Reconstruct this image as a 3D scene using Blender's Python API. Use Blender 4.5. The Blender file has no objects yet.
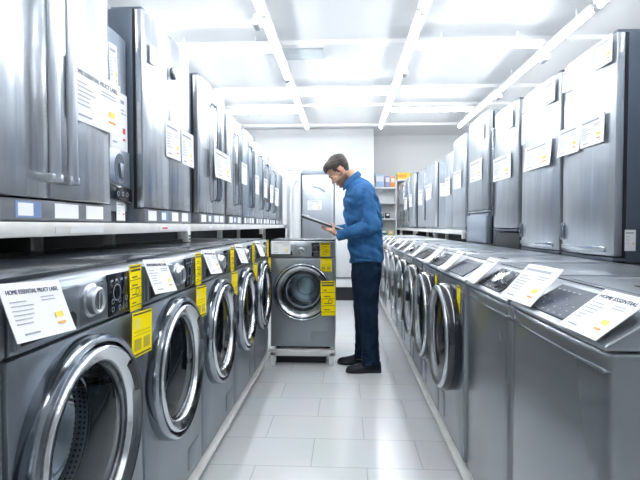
import bpy, bmesh, math, random
from mathutils import Vector, Matrix
random.seed(7)
C = bpy.context.scene.collection
PI = math.pi

# ------------------------------------------------------------------ materials
def mat(name, col, rough=0.5, metal=0.0, spec=0.5, coat=0.0):
    m = bpy.data.materials.new(name); m.use_nodes = True
    b = m.node_tree.nodes['Principled BSDF']
    b.inputs['Base Color'].default_value = (*col, 1)
    b.inputs['Roughness'].default_value = rough
    b.inputs['Metallic'].default_value = metal
    b.inputs['Specular IOR Level'].default_value = spec
    b.inputs['Coat Weight'].default_value = coat
    return m

def nd(m, typ, **kw):
    n = m.node_tree.nodes.new(typ)
    for k, v in kw.items(): setattr(n, k, v)
    return n

def bump_noise(m, scale, vec=(1, 1, 1), strength=0.1, dist=0.01, detail=2.0, prev=None):
    nt = m.node_tree; b = nt.nodes['Principled BSDF']
    tc = nd(m, 'ShaderNodeTexCoord'); mp = nd(m, 'ShaderNodeMapping'); mp.inputs['Scale'].default_value = vec
    no = nd(m, 'ShaderNodeTexNoise'); no.inputs['Scale'].default_value = scale; no.inputs['Detail'].default_value = detail
    bu = nd(m, 'ShaderNodeBump'); bu.inputs['Strength'].default_value = strength; bu.inputs['Distance'].default_value = dist
    nt.links.new(tc.outputs['Object'], mp.inputs['Vector']); nt.links.new(mp.outputs[0], no.inputs['Vector'])
    nt.links.new(no.outputs['Fac'], bu.inputs['Height'])
    if prev: nt.links.new(prev.outputs[0], bu.inputs['Normal'])
    nt.links.new(bu.outputs[0], b.inputs['Normal'])
    return bu

def col_noise(m, c1, c2, scale, vec=(1, 1, 1), detail=3.0, lo=0.35, hi=0.65):
    nt = m.node_tree; b = nt.nodes['Principled BSDF']
    tc = nd(m, 'ShaderNodeTexCoord'); mp = nd(m, 'ShaderNodeMapping'); mp.inputs['Scale'].default_value = vec
    no = nd(m, 'ShaderNodeTexNoise'); no.inputs['Scale'].default_value = scale; no.inputs['Detail'].default_value = detail
    cr = nd(m, 'ShaderNodeValToRGB'); e = cr.color_ramp.elements
    e[0].position = lo; e[0].color = (*c1, 1); e[1].position = hi; e[1].color = (*c2, 1)
    nt.links.new(tc.outputs['Object'], mp.inputs['Vector']); nt.links.new(mp.outputs[0], no.inputs['Vector'])
    nt.links.new(no.outputs['Fac'], cr.inputs['Fac']); nt.links.new(cr.outputs[0], b.inputs['Base Color'])

def steel(name, col, rough, wav=0.35, metal=1.0):
    m = mat(name, col, rough, metal)
    col_noise(m, tuple(c * 0.93 for c in col), tuple(min(1, c * 1.05) for c in col), 6, (30, 30, 0.6))
    b1 = bump_noise(m, 5.0, (1.5, 1.5, 0.16), wav, 0.02, 1.5)
    bump_noise(m, 160, (1, 1, 0.02), 0.05, 0.002, 1.0, prev=b1)
    return m

M = {}
def smooth_metal(name, col, rough, metal, wav=0.06):
    m = mat(name, col, rough, metal)
    bump_noise(m, 3.0, (1, 1, 0.5), wav, 0.01, 1.0)
    return m
M['graphite'] = smooth_metal('graphite_metal', (0.215, 0.245, 0.28), 0.36, 0.6)
M['graphite_brightened'] = smooth_metal('brightened_graphite_metal', (0.30, 0.33, 0.36), 0.36, 0.6)  # graphite with extra brightness put into its colour for the end machine
M['graphite_panel'] = smooth_metal('graphite_panel_metal', (0.25, 0.28, 0.315), 0.30, 0.75, 0.03)
M['graphite_top'] = mat('graphite_lid', (0.03, 0.035, 0.045), 0.2, 0.0, 0.3)
M['base_grey'] = mat('base_panel_grey', (0.13, 0.145, 0.17), 0.4)
M['silver_machine'] = smooth_metal('silver_machine_metal', (0.25, 0.272, 0.295), 0.25, 0.68, 0.14)
M['silver_lid'] = smooth_metal('silver_lid_metal', (0.29, 0.315, 0.345), 0.30, 0.8, 0.05)
M['white_machine'] = mat('white_enamel', (0.74, 0.75, 0.76), 0.3)
M['dark_machine'] = smooth_metal('dark_machine_metal', (0.17, 0.19, 0.22), 0.34, 0.8)
M['steel'] = steel('brushed_steel', (0.52, 0.55, 0.585), 0.25, 0.7, 0.78)
M['steel_dimmed'] = steel('dimmed_brushed_steel', (0.44, 0.47, 0.505), 0.30, 0.6, 0.66)  # same steel, darkened in colour to hold down glare on the right doors
M['steel_pale'] = steel('pale_steel', (0.53, 0.57, 0.62), 0.30, 0.5, 0.70)
M['steel_dark'] = steel('dark_steel', (0.34, 0.39, 0.46), 0.32, 0.3, 0.65)
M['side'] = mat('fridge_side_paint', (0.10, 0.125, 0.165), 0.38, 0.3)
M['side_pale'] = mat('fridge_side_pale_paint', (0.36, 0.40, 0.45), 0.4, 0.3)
M['white_fridge'] = mat('white_fridge_enamel', (0.78, 0.80, 0.82), 0.25)
M['chrome'] = mat('chrome', (0.60, 0.62, 0.65), 0.17, 1.0); bump_noise(M['chrome'], 9, (1, 1, 1), 0.05, 0.01)
M['satin'] = mat('satin_chrome', (0.62, 0.65, 0.68), 0.26, 1.0)
M['satin_mid'] = mat('mid_satin_chrome', (0.50, 0.52, 0.55), 0.28, 1.0)
M['bezel'] = mat('dark_chrome', (0.32, 0.35, 0.39), 0.16, 1.0)
M['black_gloss'] = mat('black_glass', (0.012, 0.014, 0.02), 0.08, 0.0, 0.6)
M['navy_gloss'] = mat('navy_panel', (0.030, 0.042, 0.068), 0.38, 0.0, 0.12)
M['dark_panel'] = mat('dark_console_panel', (0.014, 0.017, 0.024), 0.38, 0.0, 0.12)
M['black'] = mat('black_plastic', (0.015, 0.016, 0.018), 0.45)
M['rubber'] = mat('grey_rubber', (0.05, 0.055, 0.06), 0.6)
M['grey_plastic'] = mat('grey_plastic', (0.11, 0.125, 0.14), 0.4)
M['paper'] = mat('white_paper', (0.88, 0.885, 0.90), 0.6); bump_noise(M['paper'], 14, (1, 1, 1), 0.06, 0.004)
M['ink'] = mat('navy_ink', (0.03, 0.04, 0.10), 0.6)
M['ink_grey'] = mat('grey_ink', (0.38, 0.40, 0.46), 0.6)
M['ink_red'] = mat('red_ink', (0.70, 0.07, 0.07), 0.6)
M['ink_yellow'] = mat('yellow_ink', (0.90, 0.74, 0.12), 0.6)
M['ink_orange'] = mat('orange_ink', (0.85, 0.36, 0.05), 0.6)
M['ink_green'] = mat('green_ink', (0.15, 0.50, 0.16), 0.6)
M['ink_white'] = mat('white_ink', (0.26, 0.285, 0.33), 0.5)
M['yellow'] = mat('yellow_card', (1.0, 0.78, 0.004), 0.6, 0.0, 0.08)
M['ink_brown'] = mat('dark_ink', (0.10, 0.08, 0.02), 0.6)
M['ink_olive'] = mat('olive_ink', (0.52, 0.42, 0.02), 0.6)
M['cream'] = mat('cream_rack_paint', (0.72, 0.71, 0.68), 0.45)
col_noise(M['cream'], (0.74, 0.725, 0.685), (0.85, 0.845, 0.83), 9, (1, 1, 1), 4)
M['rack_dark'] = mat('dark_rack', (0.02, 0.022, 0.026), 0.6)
M['blue_sticker'] = mat('blue_sticker', (0.16, 0.25, 0.45), 0.5)
M['skin'] = mat('skin', (0.62, 0.36, 0.26), 0.5)
M['hair'] = mat('brown_hair', (0.045, 0.033, 0.027), 0.55)
col_noise(M['hair'], (0.03, 0.022, 0.018), (0.085, 0.066, 0.055), 60, (0.4, 1.4, 1.0), 3)
bump_noise(M['hair'], 90, (0.35, 1.3, 1.0), 0.6, 0.01, 3)
M['shirt'] = mat('blue_chambray', (0.030, 0.13, 0.32), 0.85, 0.0, 0.2)
col_noise(M['shirt'], (0.024, 0.105, 0.26), (0.048, 0.165, 0.37), 12, (1, 1, 1), 7)
b0 = bump_noise(M['shirt'], 9, (1, 1, 0.6), 1.0, 0.05, 4)
bump_noise(M['shirt'], 420, (1, 1, 1), 0.15, 0.002, 1, prev=b0)
M['trousers'] = mat('navy_cotton', (0.008, 0.02, 0.042), 0.85, 0.0, 0.15)
col_noise(M['trousers'], (0.006, 0.015, 0.032), (0.011, 0.028, 0.056), 9, (1, 1, 0.7), 5)
bump_noise(M['trousers'], 9, (1, 1, 0.9), 1.0, 0.05, 4)
M['shoe'] = mat('navy_leather', (0.008, 0.012, 0.022), 0.45, 0.0, 0.25)
M['sole'] = mat('shoe_sole', (0.012, 0.013, 0.016), 0.6)
M['eye_white'] = mat('eye', (0.5, 0.48, 0.46), 0.3)
M['button'] = mat('shirt_button', (0.55, 0.6, 0.65), 0.3)
M['box_blue'] = mat('pale_blue_carton', (0.42, 0.58, 0.76), 0.5)
M['box_orange'] = mat('orange_carton', (0.85, 0.38, 0.12), 0.5)
M['box_yellow'] = mat('yellow_carton', (0.90, 0.68, 0.10), 0.5)
M['box_purple'] = mat('mauve_carton', (0.42, 0.38, 0.58), 0.5)
M['box_teal'] = mat('teal_carton', (0.04, 0.22, 0.22), 0.5)
M['ceiling'] = mat('white_ceiling', (0.88, 0.885, 0.89), 0.8)
M['wall'] = mat('white_wall', (0.70, 0.71, 0.72), 0.7)
M['vent'] = mat('pale_grey_vent', (0.60, 0.645, 0.67), 0.5)
M['fixture'] = mat('grey_fixture', (0.42, 0.45, 0.48), 0.4, 0.3)
M['white_metal'] = mat('white_metal', (0.85, 0.86, 0.87), 0.4)

m = mat('tube_light', (1, 1, 1), 0.5)
bs = m.node_tree.nodes['Principled BSDF']
bs.inputs['Emission Color'].default_value = (0.925, 0.965, 1.0, 1)
bs.inputs['Emission Strength'].default_value = 30.0
M['tube'] = m

# clear door glass: tinted see-through with a fresnel reflection
def glassy(name, tint, ior=1.45):
    m = bpy.data.materials.new(name); m.use_nodes = True; nt = m.node_tree; nt.nodes.clear()
    o = nd(m, 'ShaderNodeOutputMaterial'); mx = nd(m, 'ShaderNodeMixShader')
    t = nd(m, 'ShaderNodeBsdfTransparent'); t.inputs[0].default_value = (*tint, 1)
    g = nd(m, 'ShaderNodeBsdfGlossy'); g.inputs['Color'].default_value = (0.95, 0.97, 1, 1); g.inputs['Roughness'].default_value = 0.04
    f = nd(m, 'ShaderNodeFresnel'); f.inputs['IOR'].default_value = ior
    nt.links.new(f.outputs[0], mx.inputs[0]); nt.links.new(t.outputs[0], mx.inputs[1]); nt.links.new(g.outputs[0], mx.inputs[2])
    nt.links.new(mx.outputs[0], o.inputs[0])
    return m
M['glass'] = glassy('door_glass', (0.86, 0.90, 0.92), 1.3)
M['bowl'] = glassy('bowl_glass', (0.74, 0.83, 0.87), 1.42)

# perforated drum steel (drum axis = object Y)
m = mat('drum_steel', (0.60, 0.62, 0.65), 0.30, 1.0); nt = m.node_tree
tc = nd(m, 'ShaderNodeTexCoord'); sp = nd(m, 'ShaderNodeSeparateXYZ'); nt.links.new(tc.outputs['Object'], sp.inputs[0])
def mth(op, a, b=None):
    n = nd(m, 'ShaderNodeMath', operation=op)
    for i, v in enumerate((a, b)):
        if v is None: continue
        if isinstance(v, (int, float)): n.inputs[i].default_value = v
        else: nt.links.new(v, n.inputs[i])
    return n.outputs[0]
ang = mth('ARCTAN2', sp.outputs['X'], sp.outputs['Z'])
u = mth('SUBTRACT', mth('FRACT', mth('MULTIPLY', ang, 84 / (2 * PI))), 0.5)
v = mth('SUBTRACT', mth('FRACT', mth('MULTIPLY', sp.outputs['Y'], 62.0)), 0.5)
dd = mth('ADD', mth('MULTIPLY', u, u), mth('MULTIPLY', v, v))
hole = mth('LESS_THAN', dd, 0.05)
mc = nd(m, 'ShaderNodeMix', data_type='RGBA'); nt.links.new(hole, mc.inputs['Factor'])
mc.inputs['A'].default_value = (0.60, 0.62, 0.65, 1); mc.inputs['B'].default_value = (0.02, 0.02, 0.025, 1)
nt.links.new(mc.outputs['Result'], nt.nodes['Principled BSDF'].inputs['Base Color'])
M['drum'] = m

# large pale floor tiles in running bond
m = mat('floor_tiles', (0.7, 0.7, 0.7), 0.2, 0.0, 0.5); nt = m.node_tree; b = nt.nodes['Principled BSDF']
tc = nd(m, 'ShaderNodeTexCoord'); mp = nd(m, 'ShaderNodeMapping'); mp.inputs['Location'].default_value = (0.45, -2.42 + 0.325 * 8, 0)
br = nd(m, 'ShaderNodeTexBrick'); br.offset = 0.5; br.squash = 1.0
br.inputs['Color1'].default_value = (0.80, 0.82, 0.83, 1); br.inputs['Color2'].default_value = (0.84, 0.855, 0.865, 1)
br.inputs['Mortar'].default_value = (0.56, 0.58, 0.60, 1)
br.inputs['Scale'].default_value = 1.0; br.inputs['Mortar Size'].default_value = 0.0028; br.inputs['Mortar Smooth'].default_value = 0.2
br.inputs['Brick Width'].default_value = 0.56; br.inputs['Row Height'].default_value = 0.325; br.inputs['Bias'].default_value = 0
no = nd(m, 'ShaderNodeTexNoise'); no.inputs['Scale'].default_value = 2.2; no.inputs['Detail'].default_value = 5
mx = nd(m, 'ShaderNodeMix', data_type='RGBA', blend_type='MULTIPLY'); mx.inputs['Factor'].default_value = 0.16
nt.links.new(tc.outputs['Object'], mp.inputs['Vector']); nt.links.new(mp.outputs[0], br.inputs['Vector']); nt.links.new(tc.outputs['Object'], no.inputs['Vector'])
nt.links.new(br.outputs['Color'], mx.inputs['A']); nt.links.new(no.outputs['Color'], mx.inputs['B']); nt.links.new(mx.outputs['Result'], b.inputs['Base Color'])
bu = nd(m, 'ShaderNodeBump'); bu.inputs['Strength'].default_value = 0.15; bu.inputs['Distance'].default_value = 0.003; bu.invert = True
nt.links.new(br.outputs['Fac'], bu.inputs['Height']); nt.links.new(bu.outputs[0], b.inputs['Normal'])
M['floor'] = m

# ------------------------------------------------------------------ mesh builder
class MB:
    def __init__(s): s.v = []; s.f = []; s.mi = []; s.mats = []; s.X = Matrix.Identity(4)
    def _m(s, k):
        if k not in s.mats: s.mats.append(k)
        return s.mats.index(k)
    def add(s, vs, fs, k):
        b = len(s.v); i = s._m(k)
        s.v += [tuple(s.X @ Vector(p)) for p in vs]
        s.f += [tuple(b + j for j in f) for f in fs]; s.mi += [i] * len(fs)
    def bm(s, bm, k):
        bm.verts.index_update()
        s.add([v.co[:] for v in bm.verts], [[v.index for v in f.verts] for f in bm.faces], k); bm.free()
    def box(s, x0, x1, y0, y1, z0, z1, k, bev=0.0, seg=2):
        bm = bmesh.new(); bmesh.ops.create_cube(bm, size=1)
        for v in bm.verts:
            v.co = ((x0 + x1) / 2 + v.co.x * (x1 - x0), (y0 + y1) / 2 + v.co.y * (y1 - y0), (z0 + z1) / 2 + v.co.z * (z1 - z0))
        if bev: bmesh.ops.bevel(bm, geom=bm.edges[:], offset=bev, segments=seg, profile=0.5, affect='EDGES')
        s.bm(bm, k); return s
    def prism(s, poly, a0, a1, k, axis='x', bev=0.0, seg=2, ang=30):
        """poly extruded along an axis: axis x -> poly is (y,z); y -> (x,z); z -> (x,y)"""
        put = {'x': lambda p, a: (a, p[0], p[1]), 'y': lambda p, a: (p[0], a, p[1]), 'z': lambda p, a: (p[0], p[1], a)}[axis]
        bm = bmesh.new()
        r0 = [bm.verts.new(put(p, a0)) for p in poly]; r1 = [bm.verts.new(put(p, a1)) for p in poly]
        n = len(poly)
        for i in range(n): bm.faces.new((r0[i], r0[(i + 1) % n], r1[(i + 1) % n], r1[i]))
        bm.faces.new(r0[::-1]); bm.faces.new(r1)
        bmesh.ops.recalc_face_normals(bm, faces=bm.faces[:])
        if bev:
            es = [e for e in bm.edges if len(e.link_faces) == 2 and e.calc_face_angle() > math.radians(ang)]
            bmesh.ops.bevel(bm, geom=es, offset=bev, segments=seg, profile=0.5, affect='EDGES', clamp_overlap=True)
        s.bm(bm, k); return s
    def lathe(s, prof, k, c=(0, 0, 0), n=48, axis='y', a0=0.0, a1=2 * PI):
        """prof: (r, t) pairs; t runs along the axis"""
        vs, fs = [], []; full = abs(a1 - a0 - 2 * PI) < 1e-6; m = n if full else n + 1
        for r, t in prof:
            for i in range(m):
                a = a0 + (a1 - a0) * i / n; ca, sa = r * math.cos(a), r * math.sin(a)
                p = {'y': (ca, t, sa), 'z': (ca, sa, t), 'x': (t, ca, sa)}[axis]
                vs.append((c[0] + p[0], c[1] + p[1], c[2] + p[2]))
        for j in range(len(prof) - 1):
            for i in range(n):
                i2 = (i + 1) % m
                fs.append((j * m + i, j * m + i2, (j + 1) * m + i2, (j + 1) * m + i))
        s.add(vs, fs, k); return s
    def loft(s, rings, k, cap0=True, cap1=True):
        n = len(rings[0]); vs = [p for r in rings for p in r]; fs = []
        for j in range(len(rings) - 1):
            for i in range(n):
                fs.append((j * n + i, j * n + (i + 1) % n, (j + 1) * n + (i + 1) % n, (j + 1) * n + i))
        if cap0: fs.append(tuple(range(n))[::-1])
        if cap1: fs.append(tuple((len(rings) - 1) * n + i for i in range(n)))
        s.add(vs, fs, k); return s
    def tube(s, path, r, k, n=10):
        path = [Vector(p) for p in path]; rs = r if isinstance(r, (list, tuple)) else [r] * len(path)
        rings = []; up = None
        for i, p in enumerate(path):
            t = ((path[min(i + 1, len(path) - 1)] - p).normalized() + (p - path[max(i - 1, 0)]).normalized()).normalized()
            if up is None: up = Vector((0, 0, 1)) if abs(t.z) < 0.9 else Vector((0, 1, 0))
            a = t.cross(up).normalized(); up = a.cross(t).normalized()
            rings.append([tuple(p + (a * math.cos(2 * PI * q / n) + up * math.sin(2 * PI * q / n)) * rs[i]) for q in range(n)])
        return s.loft(rings, k)
    def mesh(s, name, sharp=35):
        me = bpy.data.meshes.new(name); me.from_pydata(s.v, [], s.f)
        for k in s.mats: me.materials.append(M[k])
        me.polygons.foreach_set('material_index', s.mi)
        bm = bmesh.new(); bm.from_mesh(me); bmesh.ops.recalc_face_normals(bm, faces=bm.faces[:]); bm.to_mesh(me); bm.free()
        me.shade_smooth(); me.set_sharp_from_angle(angle=math.radians(sharp)); me.update()
        return me
    def build(s, name, parent=None, loc=None, sharp=35):
        o = bpy.data.objects.new(name, s.mesh(name, sharp)); C.objects.link(o)
        if parent: o.parent = parent
        if loc is not None: o.location = loc
        return o

def tag(o, label, cat, group=None):
    o['label'] = label; o['category'] = cat
    if group: o['group'] = group
    return o
def thing(name, label, cat, loc=(0, 0, 0), rz=0.0, group=None):
    o = bpy.data.objects.new(name, None); C.objects.link(o); o.empty_display_size = 0.1
    o.location = loc; o.rotation_euler = (0, 0, rz)
    return tag(o, label, cat, group)
def struct(mb, name):
    o = mb.build(name); o['kind'] = 'structure'; return o
def copy_tree(o, parent=None):
    c = o.copy(); C.objects.link(c)
    if parent: c.parent = parent
    for ch in [q for q in bpy.data.objects if q.parent == o]: copy_tree(ch, c)
    return c
def dup(o, loc, label, rz=None, group=None):
    c = copy_tree(o); c.location = loc; c['label'] = label
    if rz is not None: c.rotation_euler = (0, 0, rz)
    if group: c['group'] = group
    return c
TXT = {}
def text_mesh(s, size, k, width=None):
    """flat lettering in the XZ plane facing -Y, left-aligned at x=0, baseline z=0"""
    key = (s, size, k, width)
    if key in TXT: return TXT[key]
    cu = bpy.data.curves.new('lettering', 'FONT'); cu.body = s; cu.size = size; cu.extrude = 0.0003
    t = bpy.data.objects.new('lettering', cu); C.objects.link(t)
    bpy.context.view_layer.update()
    me = bpy.data.meshes.new_from_object(t.evaluated_get(bpy.context.evaluated_depsgraph_get()))
    bpy.data.objects.remove(t); bpy.data.curves.remove(cu)
    sx = 1.0
    if width: sx = width / max(1e-6, max(v.co.x for v in me.vertices))
    me.transform(Matrix.Rotation(PI / 2, 4, 'X') @ Matrix.Scale(sx, 4, (1, 0, 0)))
    me.materials.clear(); me.materials.append(M[k]); me.name = 'lettering'
    TXT[key] = me
    return me
def lettering(s, size, k, parent, loc, width=None, name='lettering'):
    o = bpy.data.objects.new(name, text_mesh(s, size, k, width)); C.objects.link(o); o.parent = parent; o.location = loc
    return o

# ------------------------------------------------------------------ room
CEIL = 3.42
struct(MB().box(-6.1, 6.1, -4.2, 12.3, -0.1, 0, 'floor'), 'floor')
struct(MB().box(-6.1, 6.1, -4.2, 12.3, CEIL, CEIL + 0.1, 'ceiling'), 'ceiling')
struct(MB().box(-6.2, -6.0, -4.2, 12.3, 0, CEIL, 'wall'), 'wall_left')
struct(MB().box(6.0, 6.2, -4.2, 12.3, 0, CEIL, 'wall'), 'wall_right')
struct(MB().box(-6.1, 6.1, 12.2, 12.4, 0, CEIL, 'ceiling'), 'wall_back')
struct(MB().box(-6.1, 6.1, -4.3, -4.1, 0, CEIL, 'wall'), 'wall_front')
struct(MB().box(-6.0, 0.65, 11.2, 12.2, 0, CEIL, 'wall', 0.01), 'wall_center')
for i, y in enumerate((1.6, 4.2, 5.95, 7.9, 9.0, 10.75)):
    struct(MB().prism([(y - 0.06, CEIL - 0.001), (y - 0.05, CEIL - 0.05), (y + 0.05, CEIL - 0.05), (y + 0.06, CEIL - 0.001)], -6.0, 6.0, 'ceiling', 'x'), 'trim_%d' % (i + 1))

# suspended light lines along the aisle
LIGHT_Z = CEIL - 0.17
proto = None
rows = [(-2.35, 'added unseen above the left refrigerators'), (-0.80, 'over the left row of washers'),  # leftmost line is added out of sight to brighten the ceiling
        (0.74, 'right of the aisle'), (2.36, 'above the right refrigerators')]
segs = [(-0.8, 'overhead at the front'), (2.0, 'just in front of the cross beams'), (4.8, 'midway along the ceiling'), (7.6, 'toward the end wall')]
for xi, (x, rtext) in enumerate(rows):
    for yi, (y, stext) in enumerate(segs):
        lab = 'white tube light %s, %s' % (rtext, stext)
        if proto is None:
            t = thing('ceiling_light', lab, 'ceiling light', (x, y, LIGHT_Z), 0, 'suspended tube lights')
            MB().box(-0.055, 0.055, 0.0, 2.76, 0.02, 0.055, 'white_metal', 0.006).build('housing', t)
            MB().tube([(0, 0.03, 0), (0, 2.73, 0)], 0.017, 'tube', 10).build('tube', t)
            for yy in (0.015, 2.745): MB().box(-0.025, 0.025, yy - 0.015, yy + 0.015, -0.025, 0.03, 'white_metal', 0.004).build('end_cap', t)
            for yy in (0.4, 2.36): MB().box(-0.006, 0.006, yy - 0.006, yy + 0.006, 0.05, 0.171, 'white_metal').build('hanger', t)
            proto = t
        else: dup(proto, (x, y, LIGHT_Z), lab)
# cross battens
proto2 = None
for i, (y, x0, lab) in enumerate([(5.75, 0.8, 'white tube light running across the ceiling, first of the crosswise ones'), (5.75, -2.2, 'white crosswise tube light over the left refrigerators'),
                                  (7.7, -0.72, 'white crosswise tube light in the middle, second row back'), (8.85, -2.2, 'white crosswise tube light far back on the left side'),
                                  (8.85, 0.8, 'white crosswise tube light far back on the right side')]):
    if proto2 is None:
        t = thing('ceiling_light', lab, 'ceiling light', (x0, y, LIGHT_Z), 0, 'crosswise tube lights')
        MB().box(0, 1.45, -0.055, 0.055, 0.02, 0.055, 'white_metal', 0.006).build('housing', t)
        MB().tube([(0.03, 0, 0), (1.42, 0, 0)], 0.017, 'tube', 10).build('tube', t)
        for xx in (0.3, 1.15): MB().box(xx - 0.006, xx + 0.006, -0.006, 0.006, 0.05, 0.171, 'white_metal').build('hanger', t)
        proto2 = t
    else: dup(proto2, (x0, y, LIGHT_Z), lab)
# flat grilles
for (x0, x1, y0, y1, lab) in [(-0.86, -0.27, 6.15, 6.5, 'pale grey flat ceiling grille beside the first cross beam'), (-0.60, -0.02, 7.95, 8.3, 'pale grey flat ceiling grille farther back toward the end wall')]:
    t = thing('ceiling_vent', lab, 'vent', (x0, y0, CEIL - 0.012), 0, 'ceiling grilles')
    MB().box(0, x1 - x0, 0, y1 - y0, -0.02, 0.012, 'vent', 0.004).build('frame', t)
    g = MB()
    for q in range(6): g.box(0.03, x1 - x0 - 0.03, 0.03 + q * 0.05, 0.055 + q * 0.05, -0.025, -0.018, 'vent')
    g.build('slats', t)
# little spotlights clipped on the light lines
for (x, y, lab) in [(-0.86, 4.75, 'grey spotlight hanging from the left light line, largest of them'), (-0.77, 6.55, 'small grey spotlight farther back on the left light line'),
                    (0.76, 6.35, 'small grey spotlight on the middle light line'), (2.33, 5.9, 'grey spotlight on the right light line above the tall refrigerators'), (2.33, 7.6, 'small grey spotlight farthest back on the right light line')]:
    t = thing('track_spotlight', lab, 'spotlight', (x, y, LIGHT_Z - 0.015), 0, 'clip-on spotlights')
    MB().box(-0.022, 0.022, -0.04, 0.04, -0.045, 0.0, 'fixture', 0.005).build('bracket', t)
    MB().lathe([(0, -0.05), (0.03, -0.05), (0.036, -0.03), (0.036, 0.08), (0.03, 0.085), (0.028, 0.075), (0, 0.07)], 'fixture', (0, 0, -0.08), 20).build('lamp_head', t)

# ------------------------------------------------------------------ machines
def rect_ring(w, z0, z1, zc, n, inset=0.0, xc=0.0):
    """n points on the rectangle border, cast from (0, zc); corners kept"""
    base = [2 * PI * i / n for i in range(n)]
    for cx, cz in ((w / 2, z1), (-w / 2, z1), (-w / 2, z0), (w / 2, z0)):
        a = math.atan2(cz - zc, cx - xc) % (2 * PI)
        j = min(range(n), key=lambda i: abs(base[i] - a)); base[j] = a
    pts = []
    for a in base:
        ca, sa = math.cos(a), math.sin(a); t = 1e9
        if ca > 1e-9: t = min(t, (w / 2 - xc) / ca)
        if ca < -1e-9: t = min(t, (w / 2 + xc) / -ca)
        if sa > 1e-9: t = min(t, (z1 - zc) / sa)
        if sa < -1e-9: t = min(t, (zc - z0) / -sa)
        x, z = xc + ca * t, zc + sa * t
        sx = (w - 2 * inset) / w; zm = (z0 + z1) / 2; sz = (z1 - z0 - 2 * inset) / (z1 - z0)
        pts.append((x * sx, zm + (z - zm) * sz))
    return base, pts

def holed_body(mb, w, z0, z1, d, zc, rh, k, n=64, xc=0.0):
    base, full = rect_ring(w, z0, z1, zc, n, 0.0, xc)
    circ = [(xc + rh * math.cos(a), zc + rh * math.sin(a)) for a in base]
    R = lambda pts, y: [(x, y, z) for x, z in pts]
    rings = [R(circ, 0.05), R(circ, 0.0), R(rect_ring(w, z0, z1, zc, n, 0.014, xc)[1], 0.0), R(rect_ring(w, z0, z1, zc, n, 0.004, xc)[1], 0.004), R(full, 0.014), R(full, d)]
    mb.loft(rings, k, cap0=False, cap1=True)

def make_door(t, r, zc, xc=0.0, black_rim=False, tw=0.070, ring='chrome'):
    """round glass door, gasket and drum; door axis along local Y at height zc"""
    if black_rim:
        door = MB().lathe([(r - 0.004, 0.012), (r, 0.0), (r + 0.001, -0.050), (r - 0.004, -0.060), (r - 0.012, -0.062), (r - 0.020, -0.055), (r - 0.030, 0.012)], 'black_gloss', n=64).build('door', t, (xc, 0, zc))
        door['label'] = 'round door with black side and chrome rim'
        MB().lathe([(r - 0.010, -0.058), (r - 0.013, -0.068), (r - 0.022, -0.074), (r - 0.030, -0.072), (r - 0.042, -0.060), (r - 0.046, -0.02), (r - 0.048, 0.006)], 'satin_mid', n=64).build('chrome_trim', door)
        rg = r - 0.046; yo = -0.028
    else:
        door = MB().lathe([(r - 0.004, 0.012), (r, 0.0), (r, -0.030), (r - 0.005, -0.042), (r - 0.013, -0.046), (r - 0.020, -0.043), (r - 0.023, -0.030), (r - 0.024, 0.012)], 'bezel', n=64).build('door', t, (xc, 0, zc))
        door['label'] = 'round door with chrome rim and glass'
        MB().lathe([(r - 0.023, -0.022), (r - 0.029, -0.025), (r - 0.030, 0.005), (r - 0.025, 0.008)], 'black', n=64).build('seal', door)
        MB().lathe([(r - 0.028, 0.008), (r - 0.029, -0.044), (r - 0.033, -0.050), (r - 0.038, -0.052), (r - tw + 0.006, -0.041), (r - tw, -0.036), (r - tw - 0.004, -0.022), (r - tw - 0.005, 0.006)], ring, n=64).build('chrome_trim', door)
        rg = r - tw - 0.003; yo = 0.0
        MB().lathe([(r - 0.027, -0.0505), (r - 0.029, -0.056), (r - 0.045, -0.055), (r - 0.056, -0.045)], 'rubber', n=10, a0=math.radians(16), a1=math.radians(44)).build('handle', door)
    MB().lathe([(rg, -0.018 + yo), (rg * 0.9, -0.026 + yo), (rg * 0.7, -0.034 + yo), (rg * 0.4, -0.040 + yo), (rg * 0.15, -0.042 + yo), (0.0005, -0.042 + yo)], 'glass', n=48).build('glass', door)
    MB().lathe([(rg + 0.002, -0.008), (rg * 0.97, 0.02), (rg * 0.90, 0.07), (rg * 0.78, 0.105), (rg * 0.5, 0.122), (0.0005, 0.128)], 'black_gloss' if black_rim else 'bowl', n=48).build('glass_bowl', door)
    rh = r - 0.06
    MB().lathe([(rh + 0.012, 0.02), (rh - 0.004, 0.03), (rh - 0.022, 0.05), (rh - 0.03, 0.075), (rh - 0.015, 0.09)], 'rubber', n=48).build('gasket', t, (xc, 0, zc))
    rd = rh - 0.01
    dr = MB().lathe([(rd - 0.03, 0.07), (rd, 0.09), (rd + 0.01, 0.12), (rd + 0.01, 0.40), (rd - 0.02, 0.43), (rd * 0.6, 0.42), (rd * 0.3, 0.40), (0.0005, 0.40)], 'drum', n=48).build('drum', t, (xc, 0, zc))
    for q in range(3):
        a = math.radians(200 + 120 * q); p = MB(); p.X = Matrix.Rotation(-a, 4, 'Y')
        p.prism([(-0.035, rd + 0.01), (-0.012, rd - 0.05), (0.012, rd - 0.05), (0.035, rd + 0.01)], 0.13, 0.39, 'satin', 'y', 0.008)
        p.build('drum_paddle', dr)

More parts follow.
